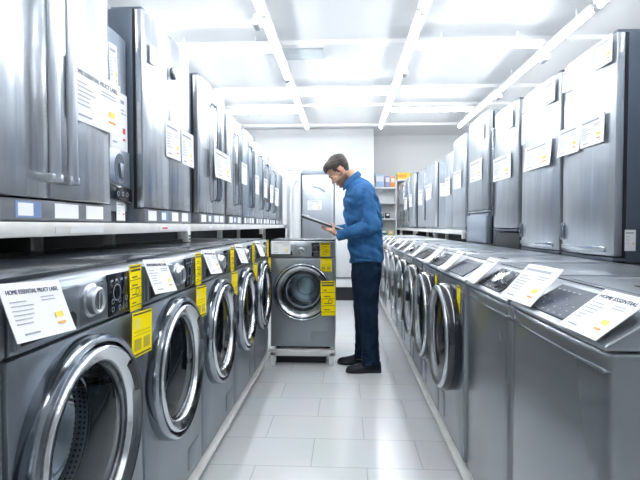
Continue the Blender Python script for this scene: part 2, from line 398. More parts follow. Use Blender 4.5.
def make_front_loader(name, label, w, h, d, r, zc, pz, layout, k='graphite', kp='graphite_panel', group=None, xc=0.0, tw=0.070, ring='chrome'):
    t = thing(name, label, 'washing machine', (0, 0, 0), 0, group)
    mb = MB(); holed_body(mb, w, 0.02, pz, d, zc, r - 0.045, k, xc=xc); mb.build('body', t)
    for sx in (-1, 1):
        for yy in (0.06, d - 0.06): MB().lathe([(0.0005, 0), (0.022, 0), (0.022, 0.016), (0.014, 0.03)], 'black', (sx * (w / 2 - 0.06), yy, 0), 12, 'z').build('foot', t)
    prof = [(0.002, pz + 0.004), (-0.005, pz + 0.012), (-0.004, h - 0.04), (0.002, h - 0.014), (0.016, h - 0.002), (0.03, h), (d, h), (d, pz + 0.004)]
    cp = MB().prism(prof, -w / 2, w / 2, kp, 'x', 0.005, 2, 40).build('control_panel', t)
    MB().box(-w / 2 - 0.002, w / 2 + 0.002, 0.05, d, h, h + 0.012, 'graphite_top', 0.004).build('top', t)
    x0, x1 = layout['drawer']; zt = h - 0.022
    dw = MB().box(x0, x1, -0.012, 0.02, pz + 0.016, zt, kp, 0.006).build('detergent_drawer', t)
    MB().prism([(x0 + 0.012, pz + 0.024), (x1 - 0.02, pz + 0.024), (x1 - 0.02, pz + 0.052), (x1 - 0.035, pz + 0.062), (x0 + 0.012, pz + 0.062)], -0.0135, -0.011, 'black', 'y').build('drawer_grip', dw)
    dx, dz, dr_ = layout['dial']
    dl = MB().lathe([(dr_ + 0.008, 0.0), (dr_ + 0.007, -0.008), (dr_, -0.012), (dr_ - 0.002, -0.026), (dr_ - 0.007, -0.030), (dr_ - 0.011, -0.028), (dr_ - 0.013, -0.023)], 'satin_mid', n=36).build('dial', t, (dx, 0, dz))
    MB().lathe([(dr_ - 0.012, -0.0245), (0.0005, -0.0245)], 'grey_plastic' if dr_ > 0.03 else 'black', n=36).build('dial_face', dl)
    MB().box(-0.004, 0.004, -0.031, -0.024, -(dr_ - 0.014), dr_ - 0.014, 'satin', 0.002).build('dial_pointer', dl)
    mk = MB()
    for q in range(9):
        mk.box(dx - dr_ - 0.058, dx - dr_ - 0.058 + random.uniform(0.012, 0.022), -0.0062, -0.0045, dz + 0.042 - q * 0.0105, dz + 0.0445 - q * 0.0105, 'ink')
    for q in range(8):
        mk.box(dx + dr_ + 0.018, dx + dr_ + 0.018 + random.uniform(0.006, 0.014), -0.0062, -0.0045, dz + 0.04 - q * 0.0105, dz + 0.042 - q * 0.0105, 'ink')
    mk.build('program_print', cp)
    a0, a1 = layout['display']
    ds = MB().box(a0, a1, -0.0075, 0.0, pz + 0.012, h - 0.014, 'black_gloss', 0.002).build('display', t)
    ic = MB()
    for q in range(4): ic.box(a0 + 0.012 + q * (a1 - a0 - 0.03) / 3.2, a0 + 0.026 + q * (a1 - a0 - 0.03) / 3.2, -0.0085, -0.0072, h - 0.036, h - 0.030, 'ink_white')
    ic.lathe([(0.024, -0.0085), (0.021, -0.0085)], 'ink_white', ((a0 + a1) / 2 - 0.012, 0, (pz + h) / 2 + 0.004), 20)
    for i in range(3):
        for j in range(2):
            ic.lathe([(0.008, -0.0085), (0.0055, -0.0085)], 'ink_white', (a0 + 0.024 + i * (a1 - a0 - 0.04) / 2, 0, pz + 0.03 + j * 0.022), 10)
    ic.build('icon_print', ds)
    make_door(t, r, zc, xc, False, tw, ring)
    fx = w / 2 - 0.13
    MB().box(fx - 0.07, fx + 0.07, -0.003, 0.004, 0.06, 0.155, k, 0.002).build('filter_flap', t)
    return t

YL = lambda i: 0.905 + 0.645 * i + 0.3175
XL = -0.65
PLAT = 0.125
ordn = ['first', 'second', 'third', 'fourth', 'fifth', 'sixth', 'seventh', 'eighth', 'ninth', 'tenth', 'eleventh', 'twelfth', 'thirteenth', 'fourteenth']
lab_w = ['graphite front-loading washing machine at the very front of the left row, cut off',
         'large graphite front-loading washing machine in the left foreground, chrome dial fully in view',
         'graphite front-loading washing machine second from the front in the left row',
         'graphite front-loading washing machine in the middle of the left row, third along',
         'graphite front-loading washing machine fourth along the left row, below the shelf bracket',
         'graphite front-loading washing machine last in the left row, against the end-of-row machine']
W = make_front_loader('washing_machine', lab_w[1], 0.635, 0.965, 0.68, 0.264, 0.550, 0.822,
                      {'drawer': (-0.305, -0.075), 'dial': (-0.012, 0.895, 0.036), 'display': (0.075, 0.198)}, group='graphite washers in the left row', xc=-0.048)
W.location = (XL, YL(0), PLAT); W.rotation_euler = (0, 0, PI / 2)
for i in (-1, 1, 2, 3, 4): dup(W, (XL, YL(i), PLAT), lab_w[i + 1])
EC = make_front_loader('washing_machine', 'graphite washing machine closing the left row, facing the viewer, three yellow labels on it', 0.556, 0.935, 0.6, 0.250, 0.500, 0.790,
                       {'drawer': (-0.27, -0.065), 'dial': (-0.008, 0.855, 0.022), 'display': (0.08, 0.148)}, k='graphite_brightened', kp='graphite_brightened', tw=0.062, ring='satin_mid')
EC.location = (-0.366, 4.20, 0.140)

# right-hand machines with sloping consoles
SL0 = Vector((0, 0.006, 0.842)); SL1 = Vector((0, 0.125, 0.915))
tv = (SL1 - SL0).normalized(); nv = Vector((0, -tv.z, tv.y))
SLOPE = Matrix(((1, 0, 0, 0), (0, tv.y, -nv.y, SL0.y), (0, tv.z, -nv.z, SL0.z), (0, 0, 0, 1)))
# slope frame: x along width, y up the slope, -z out of the slope
def make_console_machine(name, label, w, d, door, k, kl, layout, group=None):
    t = thing(name, label, 'washing machine' if door else 'laundry machine', (0, 0, 0), 0, group)
    if door:
        mb = MB(); holed_body(mb, w, 0.02, 0.826, d, 0.53, 0.265 - 0.045, k); mb.build('body', t)
    else:
        n = 12; poly = []
        for i in range(n + 1):
            x = -w / 2 + w * i / n; poly.append((x, 0.012 * (2 * x / w) ** 2))
        poly += [(w / 2, d), (-w / 2, d)]
        MB().prism(poly, 0.02, 0.826, k, 'z', 0.016, 3, 40).build('body', t)
    for sx in (-1, 1):
        for yy in (0.07, d - 0.06): MB().lathe([(0.0005, 0), (0.022, 0), (0.022, 0.016), (0.014, 0.03)], 'black', (sx * (w / 2 - 0.06), yy, 0), 12, 'z').build('foot', t)
    MB().prism([(0.0, 0.828), (0.0, 0.836), (SL0.y, SL0.z), (SL1.y, SL1.z), (0.135, 0.9175), (d, 0.917), (d, 0.828)], -w / 2, w / 2, kl, 'x', 0.007, 3, 25).build('console', t)
    MB().box(-w / 2 + 0.006, w / 2 - 0.006, -0.0025, 0.05, 0.782, 0.786, 'bezel', 0.001).build('trim_strip', t)
    if not door:
        MB().box(w / 2 - 0.001, w / 2 + 0.003, 0.09, d - 0.01, 0.03, 0.78, k, 0.002).build('side_panel', t)
        MB().lathe([(0.006, 0), (0.006, 0.003), (0.0005, 0.003)], 'black', (w / 2 + 0.0, 0.12, 0.80), 10, 'x').build('screw', t)
        if 'dial' in layout: MB().box(w / 2 - 0.085, w / 2 - 0.072, 0.003, 0.016, 0.69, 0.73, k, 0.003).build('badge', t)
    MB().box(-w / 2 + 0.03, w / 2 - 0.03, 0.175, d - 0.06, 0.916, 0.921, kl, 0.002).build('lid', t)
    MB().box(-w / 2 + 0.02, w / 2 - 0.02, 0.146, 0.154, 0.9165, 0.9195, 'black').build('hinge_gap', t)
    MB().box(-0.05, 0.05, 0.25, 0.275, 0.920, 0.9235, 'black', 0.001).build('lid_grip', t)
    a0, a1 = layout['display']
    ds = MB(); ds.X = SLOPE; ds.box(a0, a1, 0.010, 0.128, -0.004, 0.002, layout.get('glass', 'navy_gloss'), 0.002); ds = ds.build('display', t)
    ic = MB(); ic.X = SLOPE
    ic.box(a0 + 0.008, a1 - 0.008, 0.013, 0.125, -0.0046, -0.0036, layout.get('glass', 'navy_gloss'))
    for i in range(6):
        for j in range(4):
            if random.random() < 0.75:
                x = a0 + 0.02 + i * (a1 - a0 - 0.05) / 5.5; y = 0.018 + j * 0.019
                ic.box(x, x + random.uniform(0.006, 0.014), y, y + 0.004, -0.0052, -0.004, 'ink_white')
    for i in range(5): ic.box(a0 + 0.02 + i * 0.03, a0 + 0.038 + i * 0.03, 0.104, 0.109, -0.0052, -0.004, 'ink_white')
    ic.build('icon_print', ds)
    if 'dial' in layout:
        dx, dr_ = layout['dial']; q = MB(); q.X = SLOPE @ Matrix.Translation((dx, 0.068, 0)) @ Matrix.Rotation(PI / 2, 4, 'X')
        q.lathe([(dr_, 0.002), (dr_, -0.006), (dr_ - 0.004, -0.024), (dr_ - 0.009, -0.027), (dr_ - 0.013, -0.022)], 'chrome', n=32)
        q.X = SLOPE @ Matrix.Translation((dx, 0.068, 0))
        dl = q.build('dial', t)
        f = MB(); f.X = SLOPE @ Matrix.Translation((dx, 0.068, 0)) @ Matrix.Rotation(PI / 2, 4, 'X'); f.lathe([(dr_ - 0.012, -0.0225), (0.0005, -0.0225)], 'black_gloss', n=32); f.build('dial_face', dl)
    if door:
        make_door(t, 0.265, 0.53, black_rim=True)
        MB().box(-w / 2 + 0.06, -w / 2 + 0.16, -0.003, 0.004, 0.06, 0.19, k, 0.002).build('filter_flap', t)
    return t
# lathe in the slope frame runs along local Y, so rotate it to point out of the slope (done above)
XR = 0.53
R1 = make_console_machine('laundry_machine', 'silver plain-fronted laundry machine in the right foreground, two white cards on its console', 0.585, 0.70, False, 'silver_machine', 'silver_lid', {'display': (-0.17, 0.075)})
R1.location = (XR, 1.312, PLAT); R1.rotation_euler = (0, 0, -PI / 2)
R2 = make_console_machine('laundry_machine', 'silver laundry machine with a large console dial and plain front, second in the right row', 0.556, 0.70, False, 'silver_machine', 'silver_lid', {'display': (-0.13, 0.15), 'dial': (0.05, 0.046), 'glass': 'dark_panel'})
R2.location = (XR, 1.905, PLAT); R2.rotation_euler = (0, 0, -PI / 2)
YR = lambda i: 2.49 + 0.585 * i
protoR = {}
for i in range(11):
    k = ['silver_machine', 'silver_machine', 'dark_machine', 'silver_machine', 'dark_machine', 'silver_machine', 'white_machine', 'dark_machine', 'silver_machine', 'white_machine', 'silver_machine'][i]
    kk = (k, i % 2)
    tone = {'silver_machine': 'silver', 'dark_machine': 'charcoal', 'white_machine': 'white'}[k]
    lab = '%s front-loading washing machine with black-rimmed door, %s in the right row' % (tone, ordn[i + 2])
    if kk not in protoR:
        lay = {'display': (-0.12, 0.2), 'glass': 'dark_panel' if i != 0 else 'navy_gloss'}
        if i % 2: lay = {'display': (-0.05, 0.2), 'dial': (-0.01, 0.045), 'glass': 'dark_panel'}
        o = make_console_machine('washing_machine', lab, 0.572, 0.70, True, k, {'silver_machine': 'silver_lid', 'dark_machine': 'silver_lid', 'white_machine': 'white_machine'}[k], lay, 'front loaders in the right row')
        protoR[kk] = o; o.location = (XR, YR(i), PLAT); o.rotation_euler = (0, 0, -PI / 2)
    else: dup(protoR[kk], (XR, YR(i), PLAT), lab)

# platforms the machines stand on
def platform(name, label, x0, x1, y0, y1, zt, front, legs, group=None):
    t = thing(name, label, 'platform', ((x0 + x1) / 2, y0, 0), 0, group)
    cx = (x0 + x1) / 2; L = y1 - y0
    MB().box(x0 - cx + 0.04, x1 - cx - 0.04, 0.03, L - 0.03, zt - 0.025, zt, 'cream', 0.002).build('deck', t)
    if front in ('+x', '-x'):
        xa = (x1 - cx - 0.04) if front == '+x' else (x0 - cx)
        MB().box(xa, xa + 0.04, 0, L, zt - 0.024, zt, 'cream', 0.003).build('rail', t)
    else:
        MB().box(x0 - cx, x1 - cx, 0.0, 0.04, zt - 0.055, zt, 'cream', 0.004).build('rail', t)
    MB().box(x0 - cx + (0.05 if front != '+x' else 0.0), x1 - cx - (0.09 if front != '-x' else 0.0) + (-0.09 if front == '-x' else 0) * 0, 0.10, L - 0.06, 0.0, zt - 0.03, 'rack_dark').build('shade_block', t) if front != '-x' else MB().box(x0 - cx + 0.09, x1 - cx - 0.02, 0.06, L - 0.06, 0.0, zt - 0.03, 'rack_dark').build('shade_block', t)  # dark block painting in the shadow under the deck
    for (px, py) in legs:
        MB().box(px - cx - 0.02, px - cx + 0.02, py - y0 - 0.02, py - y0 + 0.02, 0, zt - 0.024, 'cream', 0.003).build('leg', t)
    return t
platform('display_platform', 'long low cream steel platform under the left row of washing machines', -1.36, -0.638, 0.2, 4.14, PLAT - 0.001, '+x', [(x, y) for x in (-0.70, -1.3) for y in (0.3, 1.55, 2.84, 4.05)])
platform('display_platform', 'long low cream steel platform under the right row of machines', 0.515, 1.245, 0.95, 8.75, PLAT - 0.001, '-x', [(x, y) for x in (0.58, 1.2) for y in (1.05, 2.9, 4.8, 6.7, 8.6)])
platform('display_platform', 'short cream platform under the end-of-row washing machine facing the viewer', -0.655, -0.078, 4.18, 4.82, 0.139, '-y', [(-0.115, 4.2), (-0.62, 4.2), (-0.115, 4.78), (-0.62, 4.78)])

# ------------------------------------------------------------------ shelves (racks)
def rack(name, label, x0, x1, y0, y1, zt, front, posts, k='cream', th=0.055, stubs=()):
    t = thing(name, label, 'rack', ((x0 + x1) / 2, y0, 0)); cx = (x0 + x1) / 2; L = y1 - y0
    MB().box(x0 - cx + 0.02, x1 - cx - 0.02, 0, L, zt - 0.03, zt, k, 0.002).build('shelf_board', t)
    xa = x1 - cx - 0.03 if front == '+x' else x0 - cx
    cuts = [0.0] + [p - y0 for p in stubs] + [L]
    for a, b in zip(cuts[:-1], cuts[1:]):
        MB().box(xa, xa + 0.03, a + 0.003, b - 0.003, zt - th, zt + 0.004, k, 0.003).build('beam', t)
    xb = x0 - cx + 0.01 if front == '+x' else x1 - cx - 0.04
    MB().box(xb, xb + 0.03, 0, L, zt - th, zt - 0.002, k, 0.003).build('beam', t)
    for (px, py) in posts:
        MB().box(px - cx - 0.025, px - cx + 0.025, py - y0 - 0.025, py - y0 + 0.025, 0, zt - 0.02, k, 0.003).build('post', t)
    xp = x0 - cx - 0.012 if front == '+x' else x1 - cx + 0.002
    MB().box(xp, xp + 0.01, 0, L, 0.0, zt + (0.0 if front == '+x' else 0.0), 'rack_dark').build('back_panel', t)  # dark sheet added so the space under the shelf looks shaded
    MB().box(x0 - cx + 0.0, x1 - cx - 0.05, L - 0.02, L - 0.01, 0.0, zt - 0.03, 'rack_dark').build('end_shade_panel', t)  # dark sheet across the far end, also standing in for shade
    for sy in stubs:
        u = MB().box(xa - 0.004, xa + 0.034, sy - y0 - 0.026, sy - y0 + 0.026, 1.108, zt - 0.01, k, 0.003).build('bracket', t)
        hs = MB()
        for q in range(2):
            for sx in (-1, 1): hs.box(xa + 0.034, xa + 0.036, sy - y0 + sx * 0.012 - 0.005, sy - y0 + sx * 0.012 + 0.005, 1.118 + q * 0.02, 1.13 + q * 0.02, 'black')
        hs.build('slot_holes', u)
        MB().prism([(sy - y0 + 0.026, zt - th), (sy - y0 + 0.085, zt - th), (sy - y0 + 0.026, zt - th - 0.05)], xa + 0.004, xa + 0.012, k, 'x').build('gusset', t)
    return t
SZ = 1.217
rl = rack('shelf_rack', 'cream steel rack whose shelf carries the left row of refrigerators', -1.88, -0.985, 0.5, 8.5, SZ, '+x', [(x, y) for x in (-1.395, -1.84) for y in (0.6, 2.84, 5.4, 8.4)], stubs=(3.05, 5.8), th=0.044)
# strip tickets along the beam front
for (ya, yb, kk) in [(1.62, 1.70, 'ink_yellow'), (1.71, 1.95, 'paper'), (2.55, 2.75, 'paper'), (2.88, 2.98, 'paper'), (3.5, 3.6, 'paper'), (4.2, 4.4, 'paper')]:
    tk = MB().box(0.448, 0.4495, ya - 0.5, yb - 0.5, SZ - 0.034, SZ - 0.010, kk if kk == 'paper' else 'cream').build('ticket', rl)
    if ya == 2.55: MB().box(0.4495, 0.4502, 2.1, 2.17, SZ - 0.026, SZ - 0.017, 'ink_red').build('red_print', tk)
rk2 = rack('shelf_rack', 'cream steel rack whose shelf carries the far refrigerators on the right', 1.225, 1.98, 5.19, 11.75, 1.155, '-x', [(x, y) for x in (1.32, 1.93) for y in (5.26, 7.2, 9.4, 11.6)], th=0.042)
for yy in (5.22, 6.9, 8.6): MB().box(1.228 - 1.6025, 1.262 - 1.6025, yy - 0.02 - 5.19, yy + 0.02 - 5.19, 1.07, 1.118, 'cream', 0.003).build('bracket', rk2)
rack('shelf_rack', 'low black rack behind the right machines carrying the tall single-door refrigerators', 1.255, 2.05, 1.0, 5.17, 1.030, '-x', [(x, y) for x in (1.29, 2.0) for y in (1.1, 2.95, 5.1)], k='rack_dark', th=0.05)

# ------------------------------------------------------------------ refrigerators
def bulge_poly(x0, x1, y1, b, n=10, y0=0.0):
    p = []
    for i in range(n + 1):
        u = i / n; x = x0 + (x1 - x0) * u; e = 1 - (2 * u - 1) ** 2
        p.append((x, y0 + b * (1 - e)))
    return p + [(x1, y1), (x0, y1)]
FR = {}
def make_fridge(label, w, h, d, style, loc, rz, k='steel', ks='side', base=0.075, handle='bar', group=None, stickers=True, bul=0.022, cat='refrigerator'):
    t = thing('refrigerator', label, cat, loc, rz, group)
    FR[t.name] = (rz > 0, loc[0], loc[1] - w / 2, loc[1] + w / 2, style, bul, handle != 'none' or rz > 0)
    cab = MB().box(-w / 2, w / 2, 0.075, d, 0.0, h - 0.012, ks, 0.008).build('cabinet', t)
    MB().box(-w / 2 + 0.02, w / 2 - 0.02, 0.03, 0.20, h - 0.012, h + 0.006, ks, 0.004).build('hinge_cover', t)
    MB().box(-w / 2 + 0.004, w / 2 - 0.004, 0.062, 0.08, base, h - 0.015, 'black').build('door_gasket', t)
    bp = MB().box(-w / 2 + 0.004, w / 2 - 0.004, 0.018, 0.08, 0.006, base - 0.006, 'base_grey' if style == 'french' else ks, 0.004).build('base_panel', t)
    if style == 'french':
        spans = [(-w / 2 + 0.003, -0.003, base, h - 0.012, 1), (0.003, w / 2 - 0.003, base, h - 0.012, -1)]
    elif style == 'stack':
        zm = base + (h - base) * 0.36
        spans = [(-w / 2 + 0.003, w / 2 - 0.003, base, zm - 0.003, 0), (-w / 2 + 0.003, w / 2 - 0.003, zm + 0.003, h - 0.012, 0)]
    else:
        spans = [(-w / 2 + 0.003, w / 2 - 0.003, base, h - 0.012, 0)]
    for (x0, x1, z0, z1, side) in spans:
        dr = MB().prism(bulge_poly(x0, x1, 0.062, bul), z0, z1, k, 'z', 0.007, 2, 40).build('door', t)
        if side and handle == 'bar':
            hx = (x1 - 0.052) if side > 0 else (x0 + 0.052); a = 0.027
            hm = MB().prism([(hx - a, -0.036), (hx - a * 0.6, -0.046), (hx, -0.049), (hx + a * 0.6, -0.046), (hx + a, -0.036), (hx + a, -0.026), (hx - a, -0.026)], z0 + 0.07, z1 - 0.10, 'steel_pale', 'z', 0.003).build('handle', dr)
            for zz in (z0 + 0.055, z1 - 0.115): MB().box(hx - a - 0.006, hx + a + 0.006, -0.044, 0.02, zz, zz + 0.03, 'steel', 0.004).build('handle_foot', dr)
        elif side and handle == 'tube':
            hx = (x1 - 0.04) if side > 0 else (x0 + 0.04)
            MB().tube([(hx, 0.012, z0 + 0.09), (hx, -0.025, z0 + 0.11), (hx, -0.034, z0 + 0.16), (hx, -0.034, z1 - 0.2), (hx, -0.025, z1 - 0.15), (hx, 0.012, z1 - 0.13)], 0.011, 'bezel', 10).build('handle', dr)
        elif handle == 'grip':
            MB().prism([(x0 + 0.035, z0 + 0.075), (x0 + 0.05, z0 + 0.065), (x0 + 0.06, z0 + 0.08), (x0 + 0.06, z0 + 0.15), (x0 + 0.05, z0 + 0.165), (x0 + 0.035, z0 + 0.155)], -0.006, 0.03, 'bezel', 'y', 0.003).build('handle', dr)
            MB().box(x0 + 0.035, x1 - 0.05, -0.0, 0.03, z0 + 0.018, z0 + 0.045, 'satin', 0.003).build('bottom_strip', dr)
        elif handle == 'edge':
            MB().box(x0 + 0.006, x0 + 0.022, -0.004, 0.03, z0 + 0.10, z1 - 0.10, 'bezel', 0.004).build('handle', dr)
    if stickers:
        n = 4 if w > 0.6 else 3
        for q in range(n):
            a = -w / 2 + 0.05 + q * (w - 0.06) / n; b = a + (w - 0.06) / n * random.uniform(0.6, 0.85)
            sg = MB().box(a, b, 0.0165, 0.019, 0.016, base - 0.014, ['paper', 'blue_sticker', 'paper', 'paper'][q % 4])
            if q % 4 == 1: sg.box(a + 0.012, a + (b - a) * 0.66, 0.0158, 0.0166, 0.022, base - 0.02, 'paper')
            sg = sg.build('sticker', bp)
    return t
FX = -1.05
L90, R90 = PI / 2, -PI / 2
lf = 'refrigerators on the left shelf'
def LF(y0, y1, ztop, label, style='french', k='steel', handle='tube', ks='side', x=FX, **kw):
    return make_fridge(label, y1 - y0, ztop - SZ, 0.74, style, (x, (y0 + y1) / 2, SZ + 0.004), L90, k, ks, 0.085, handle, lf, **kw)
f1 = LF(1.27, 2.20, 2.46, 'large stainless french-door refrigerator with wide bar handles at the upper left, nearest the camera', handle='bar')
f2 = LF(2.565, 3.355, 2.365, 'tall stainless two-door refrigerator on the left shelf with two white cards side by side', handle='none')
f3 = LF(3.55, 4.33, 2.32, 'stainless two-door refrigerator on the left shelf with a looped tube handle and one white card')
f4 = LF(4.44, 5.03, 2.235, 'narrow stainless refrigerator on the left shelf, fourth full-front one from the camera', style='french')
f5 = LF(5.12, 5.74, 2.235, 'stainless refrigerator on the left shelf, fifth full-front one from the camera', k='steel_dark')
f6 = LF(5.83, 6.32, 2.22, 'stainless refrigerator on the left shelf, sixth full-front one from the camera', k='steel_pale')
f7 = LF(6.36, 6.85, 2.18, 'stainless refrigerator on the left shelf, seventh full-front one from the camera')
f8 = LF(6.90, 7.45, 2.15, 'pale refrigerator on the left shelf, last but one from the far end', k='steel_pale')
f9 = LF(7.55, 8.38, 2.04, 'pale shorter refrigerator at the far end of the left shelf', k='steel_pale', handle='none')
# emblem on f2 and f3 doors (round badge)
for f, bx, bz in ((f2, 0.05, 0.93), (f3, 0.16, 0.95), (f5, 0.1, 0.85), (f7, 0.08, 0.82)):
    e = MB().lathe([(0.040, 0.004), (0.040, -0.006), (0.032, -0.011), (0.0005, -0.011)], 'bezel', (bx, 0.008, bz), 20).build('badge', f)
    MB().lathe([(0.018, -0.0095), (0.018, -0.013), (0.0005, -0.013)], 'chrome', (bx, 0.008, bz), 20).build('badge_center', e)
# recessed narrow fridge with water dispenser
fd = make_fridge('slim blue-grey refrigerator with a water dispenser, set back beyond the large left one', 0.285, 0.965, 0.62, 'single', (-1.14, 2.40, SZ + 0.004), L90, 'steel_dark', 'side', 0.06, 'none', lf, stickers=False, bul=0.008)
dp = MB().prism([(-0.125, 0.20), (0.13, 0.18), (0.13, 0.37), (-0.125, 0.37)], -0.012, 0.02, 'steel_dark', 'y', 0.006).build('dispenser', fd)
dp['label'] = 'blue-grey water dispenser with dark cavity and black control strip'
MB().prism([(0.01 + 0.055 * math.cos(a), 0.275 + 0.075 * math.sin(a)) for a in [2 * PI * q / 20 for q in range(20)]], -0.0135, -0.011, 'side', 'y').build('dispenser_cavity', dp)
MB().prism([(0.0, 0.30), (0.045, 0.30), (0.04, 0.23), (0.01, 0.23)], -0.022, -0.013, 'steel_dark', 'y', 0.003).build('dispenser_lever', dp)
MB().prism([(-0.125, 0.125), (0.11, 0.100), (0.13, 0.11), (0.13, 0.175), (-0.125, 0.195)], -0.022, 0.01, 'black_gloss', 'y', 0.004).build('control_strip', dp)
cs = MB()
for q in range(3): cs.lathe([(0.012, -0.0235), (0.008, -0.0235)], 'ink_white', (-0.03 + 0.05 * q, 0, 0.147), 12)
cs.build('icon_print', dp)

rf = 'tall refrigerators on the right racks'
def RF(x, y0, y1, z0, z1, label, style='single', k='steel_dimmed', ks='side', handle='grip', d=0.7, **kw):
    return make_fridge(label, y1 - y0, z1 - z0, d, style, (x, (y0 + y1) / 2, z0), R90, k, ks, 0.03, handle, rf, stickers=False, **kw)
RZ = 1.0315
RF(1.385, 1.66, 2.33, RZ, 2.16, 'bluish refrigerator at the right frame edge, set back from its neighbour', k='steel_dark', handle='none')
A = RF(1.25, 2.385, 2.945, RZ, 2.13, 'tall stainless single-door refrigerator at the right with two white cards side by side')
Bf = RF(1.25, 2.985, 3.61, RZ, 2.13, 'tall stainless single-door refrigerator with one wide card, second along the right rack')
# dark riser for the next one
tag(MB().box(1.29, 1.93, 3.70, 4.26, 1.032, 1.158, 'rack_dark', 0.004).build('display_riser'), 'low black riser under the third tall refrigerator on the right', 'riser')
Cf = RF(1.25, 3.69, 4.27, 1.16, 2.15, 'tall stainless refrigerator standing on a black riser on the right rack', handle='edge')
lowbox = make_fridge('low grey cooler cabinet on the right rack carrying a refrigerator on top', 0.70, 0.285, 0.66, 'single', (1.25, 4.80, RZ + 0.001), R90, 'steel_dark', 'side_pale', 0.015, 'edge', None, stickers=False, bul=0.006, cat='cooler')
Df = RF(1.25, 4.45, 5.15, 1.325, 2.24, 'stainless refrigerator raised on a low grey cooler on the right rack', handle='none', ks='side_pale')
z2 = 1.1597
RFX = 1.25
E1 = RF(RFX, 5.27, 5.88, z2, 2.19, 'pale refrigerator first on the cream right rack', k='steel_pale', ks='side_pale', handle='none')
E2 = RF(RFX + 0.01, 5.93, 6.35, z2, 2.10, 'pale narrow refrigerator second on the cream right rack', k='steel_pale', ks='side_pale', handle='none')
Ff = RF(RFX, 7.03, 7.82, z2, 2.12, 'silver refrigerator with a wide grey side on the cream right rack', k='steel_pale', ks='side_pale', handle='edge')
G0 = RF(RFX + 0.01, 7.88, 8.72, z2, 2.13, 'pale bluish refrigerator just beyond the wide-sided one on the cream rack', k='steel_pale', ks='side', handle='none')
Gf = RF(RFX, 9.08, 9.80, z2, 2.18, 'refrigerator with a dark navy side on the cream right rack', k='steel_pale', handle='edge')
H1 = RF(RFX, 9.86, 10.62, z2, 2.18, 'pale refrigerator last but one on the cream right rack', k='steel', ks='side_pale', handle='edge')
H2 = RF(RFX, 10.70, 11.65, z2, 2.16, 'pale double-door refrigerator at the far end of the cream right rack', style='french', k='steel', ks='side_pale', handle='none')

# back of the aisle
BY = 7.9
bt = thing('display_platform', 'white low platform across the end of the aisle under the tall refrigerators', 'platform', (-0.28, BY - 0.05, 0))
MB().box(-0.72, 0.68, 0, 0.8, 0.22, 0.335, 'white_metal', 0.006).build('deck', bt)
MB().box(-0.66, 0.62, 0.05, 0.75, 0.0, 0.22, 'rack_dark').build('shade_block', bt)  # dark block in place of the shaded gap below the deck
Bg = make_fridge('grey single-door refrigerator facing the viewer at the aisle end, one white card on it', 0.515, 1.77, 0.68, 'single', (-0.437, BY, 0.336), 0, 'steel_pale', 'side_pale', 0.04, 'none', None, stickers=False, bul=0.012)
MB().box(-0.255, 0.255, -0.004, 0.03, 1.69, 1.765, 'side_pale', 0.006).build('top_band', Bg)
for xx in (-0.20, 0.13): MB().box(xx, xx + 0.05, -0.006, 0.02, 1.36, 1.60, 'paper', 0.003).build('door_sticker', Bg)
MB().prism([(-0.09, 1.52), (0.03, 1.50), (0.13, 1.42), (0.10, 1.41), (0.02, 1.46), (-0.08, 1.49)], -0.006, 0.012, 'steel_dark', 'y', 0.003).build('handle', Bg)
make_fridge('white three-section refrigerator behind the man at the end of the aisle', 0.53, 1.77, 0.68, 'stack', (0.095, BY, 0.336), 0, 'white_fridge', 'side_pale', 0.04, 'none', None, stickers=False, bul=0.012)
cw = make_fridge('white narrow refrigerator with a curved front edge at the end of the left shelf', 0.24, 1.77, 0.68, 'single', (-0.83, BY + 0.02, 0.336), 0, 'white_fridge', 'side_pale', 0.04, 'none', None, stickers=False, bul=0.05)
MB().tube([(-0.05, 0.01, 0.3), (-0.05, -0.03, 0.4), (-0.05, -0.035, 1.35), (-0.03, -0.03, 1.5), (0.02, -0.01, 1.6), (0.06, 0.01, 1.62)], 0.028, 'white_fridge', 12).build('handle', cw)

# white shelving with cartons against the far wall
st = thing('store_shelf', 'white shelving unit against the end wall, cartons on it', 'shelf', (0.94, 11.6, 0))
for xx in (-0.27, 0.25): MB().box(xx, xx + 0.025, 0, 0.4, 0, 2.27, 'white_metal', 0.003).build('side_panel', st)
for zz in (0.12, 0.55, 0.95, 1.35, 1.72, 2.08): MB().box(-0.26, 0.26, 0.0, 0.4, zz, zz + 0.03, 'white_metal', 0.003).build('shelf_board', st)
MB().box(-0.26, 0.26, 0.38, 0.4, 0, 2.27, 'white_metal').build('back_panel', st)
for (x0, x1, z0, hh, kk, lab) in [(-0.22, -0.03, 2.11, 0.30, 'box_blue', 'pale blue carton on the top of the white end shelving'), (0.0, 0.12, 2.11, 0.27, 'box_purple', 'mauve carton on the top of the white end shelving'),
                                  (0.13, 0.24, 2.11, 0.25, 'box_orange', 'orange carton on the top of the white end shelving'),
                                  (-0.22, -0.12, 1.38, 0.12, 'rack_dark', 'small black carton on a lower board of the white end shelving, outermost'), (-0.10, -0.02, 1.38, 0.10, 'box_teal', 'small teal carton beside the black one on the white end shelving'),
                                  (0.02, 0.12, 1.38, 0.13, 'rack_dark', 'small black carton beside the teal one on the white end shelving'), (-0.15, 0.05, 0.98, 0.13, 'box_teal', 'teal carton lower on the white end shelving'), (0.08, 0.2, 0.98, 0.10, 'box_yellow', 'small yellow carton lower on the white end shelving')]:
    b = MB().box(-(x1 - x0) / 2, (x1 - x0) / 2, 0, 0.2, 0, hh, kk, 0.003).build('carton', None, (0.94 + (x0 + x1) / 2, 11.66, z0 + 0.002)); tag(b, lab, 'carton', 'cartons on the end shelving')
    MB().box(-(x1 - x0) / 2 + 0.015, (x1 - x0) / 2 - 0.015, -0.002, 0.0, hh * 0.45, hh * 0.85, 'paper').build('carton_print', b)
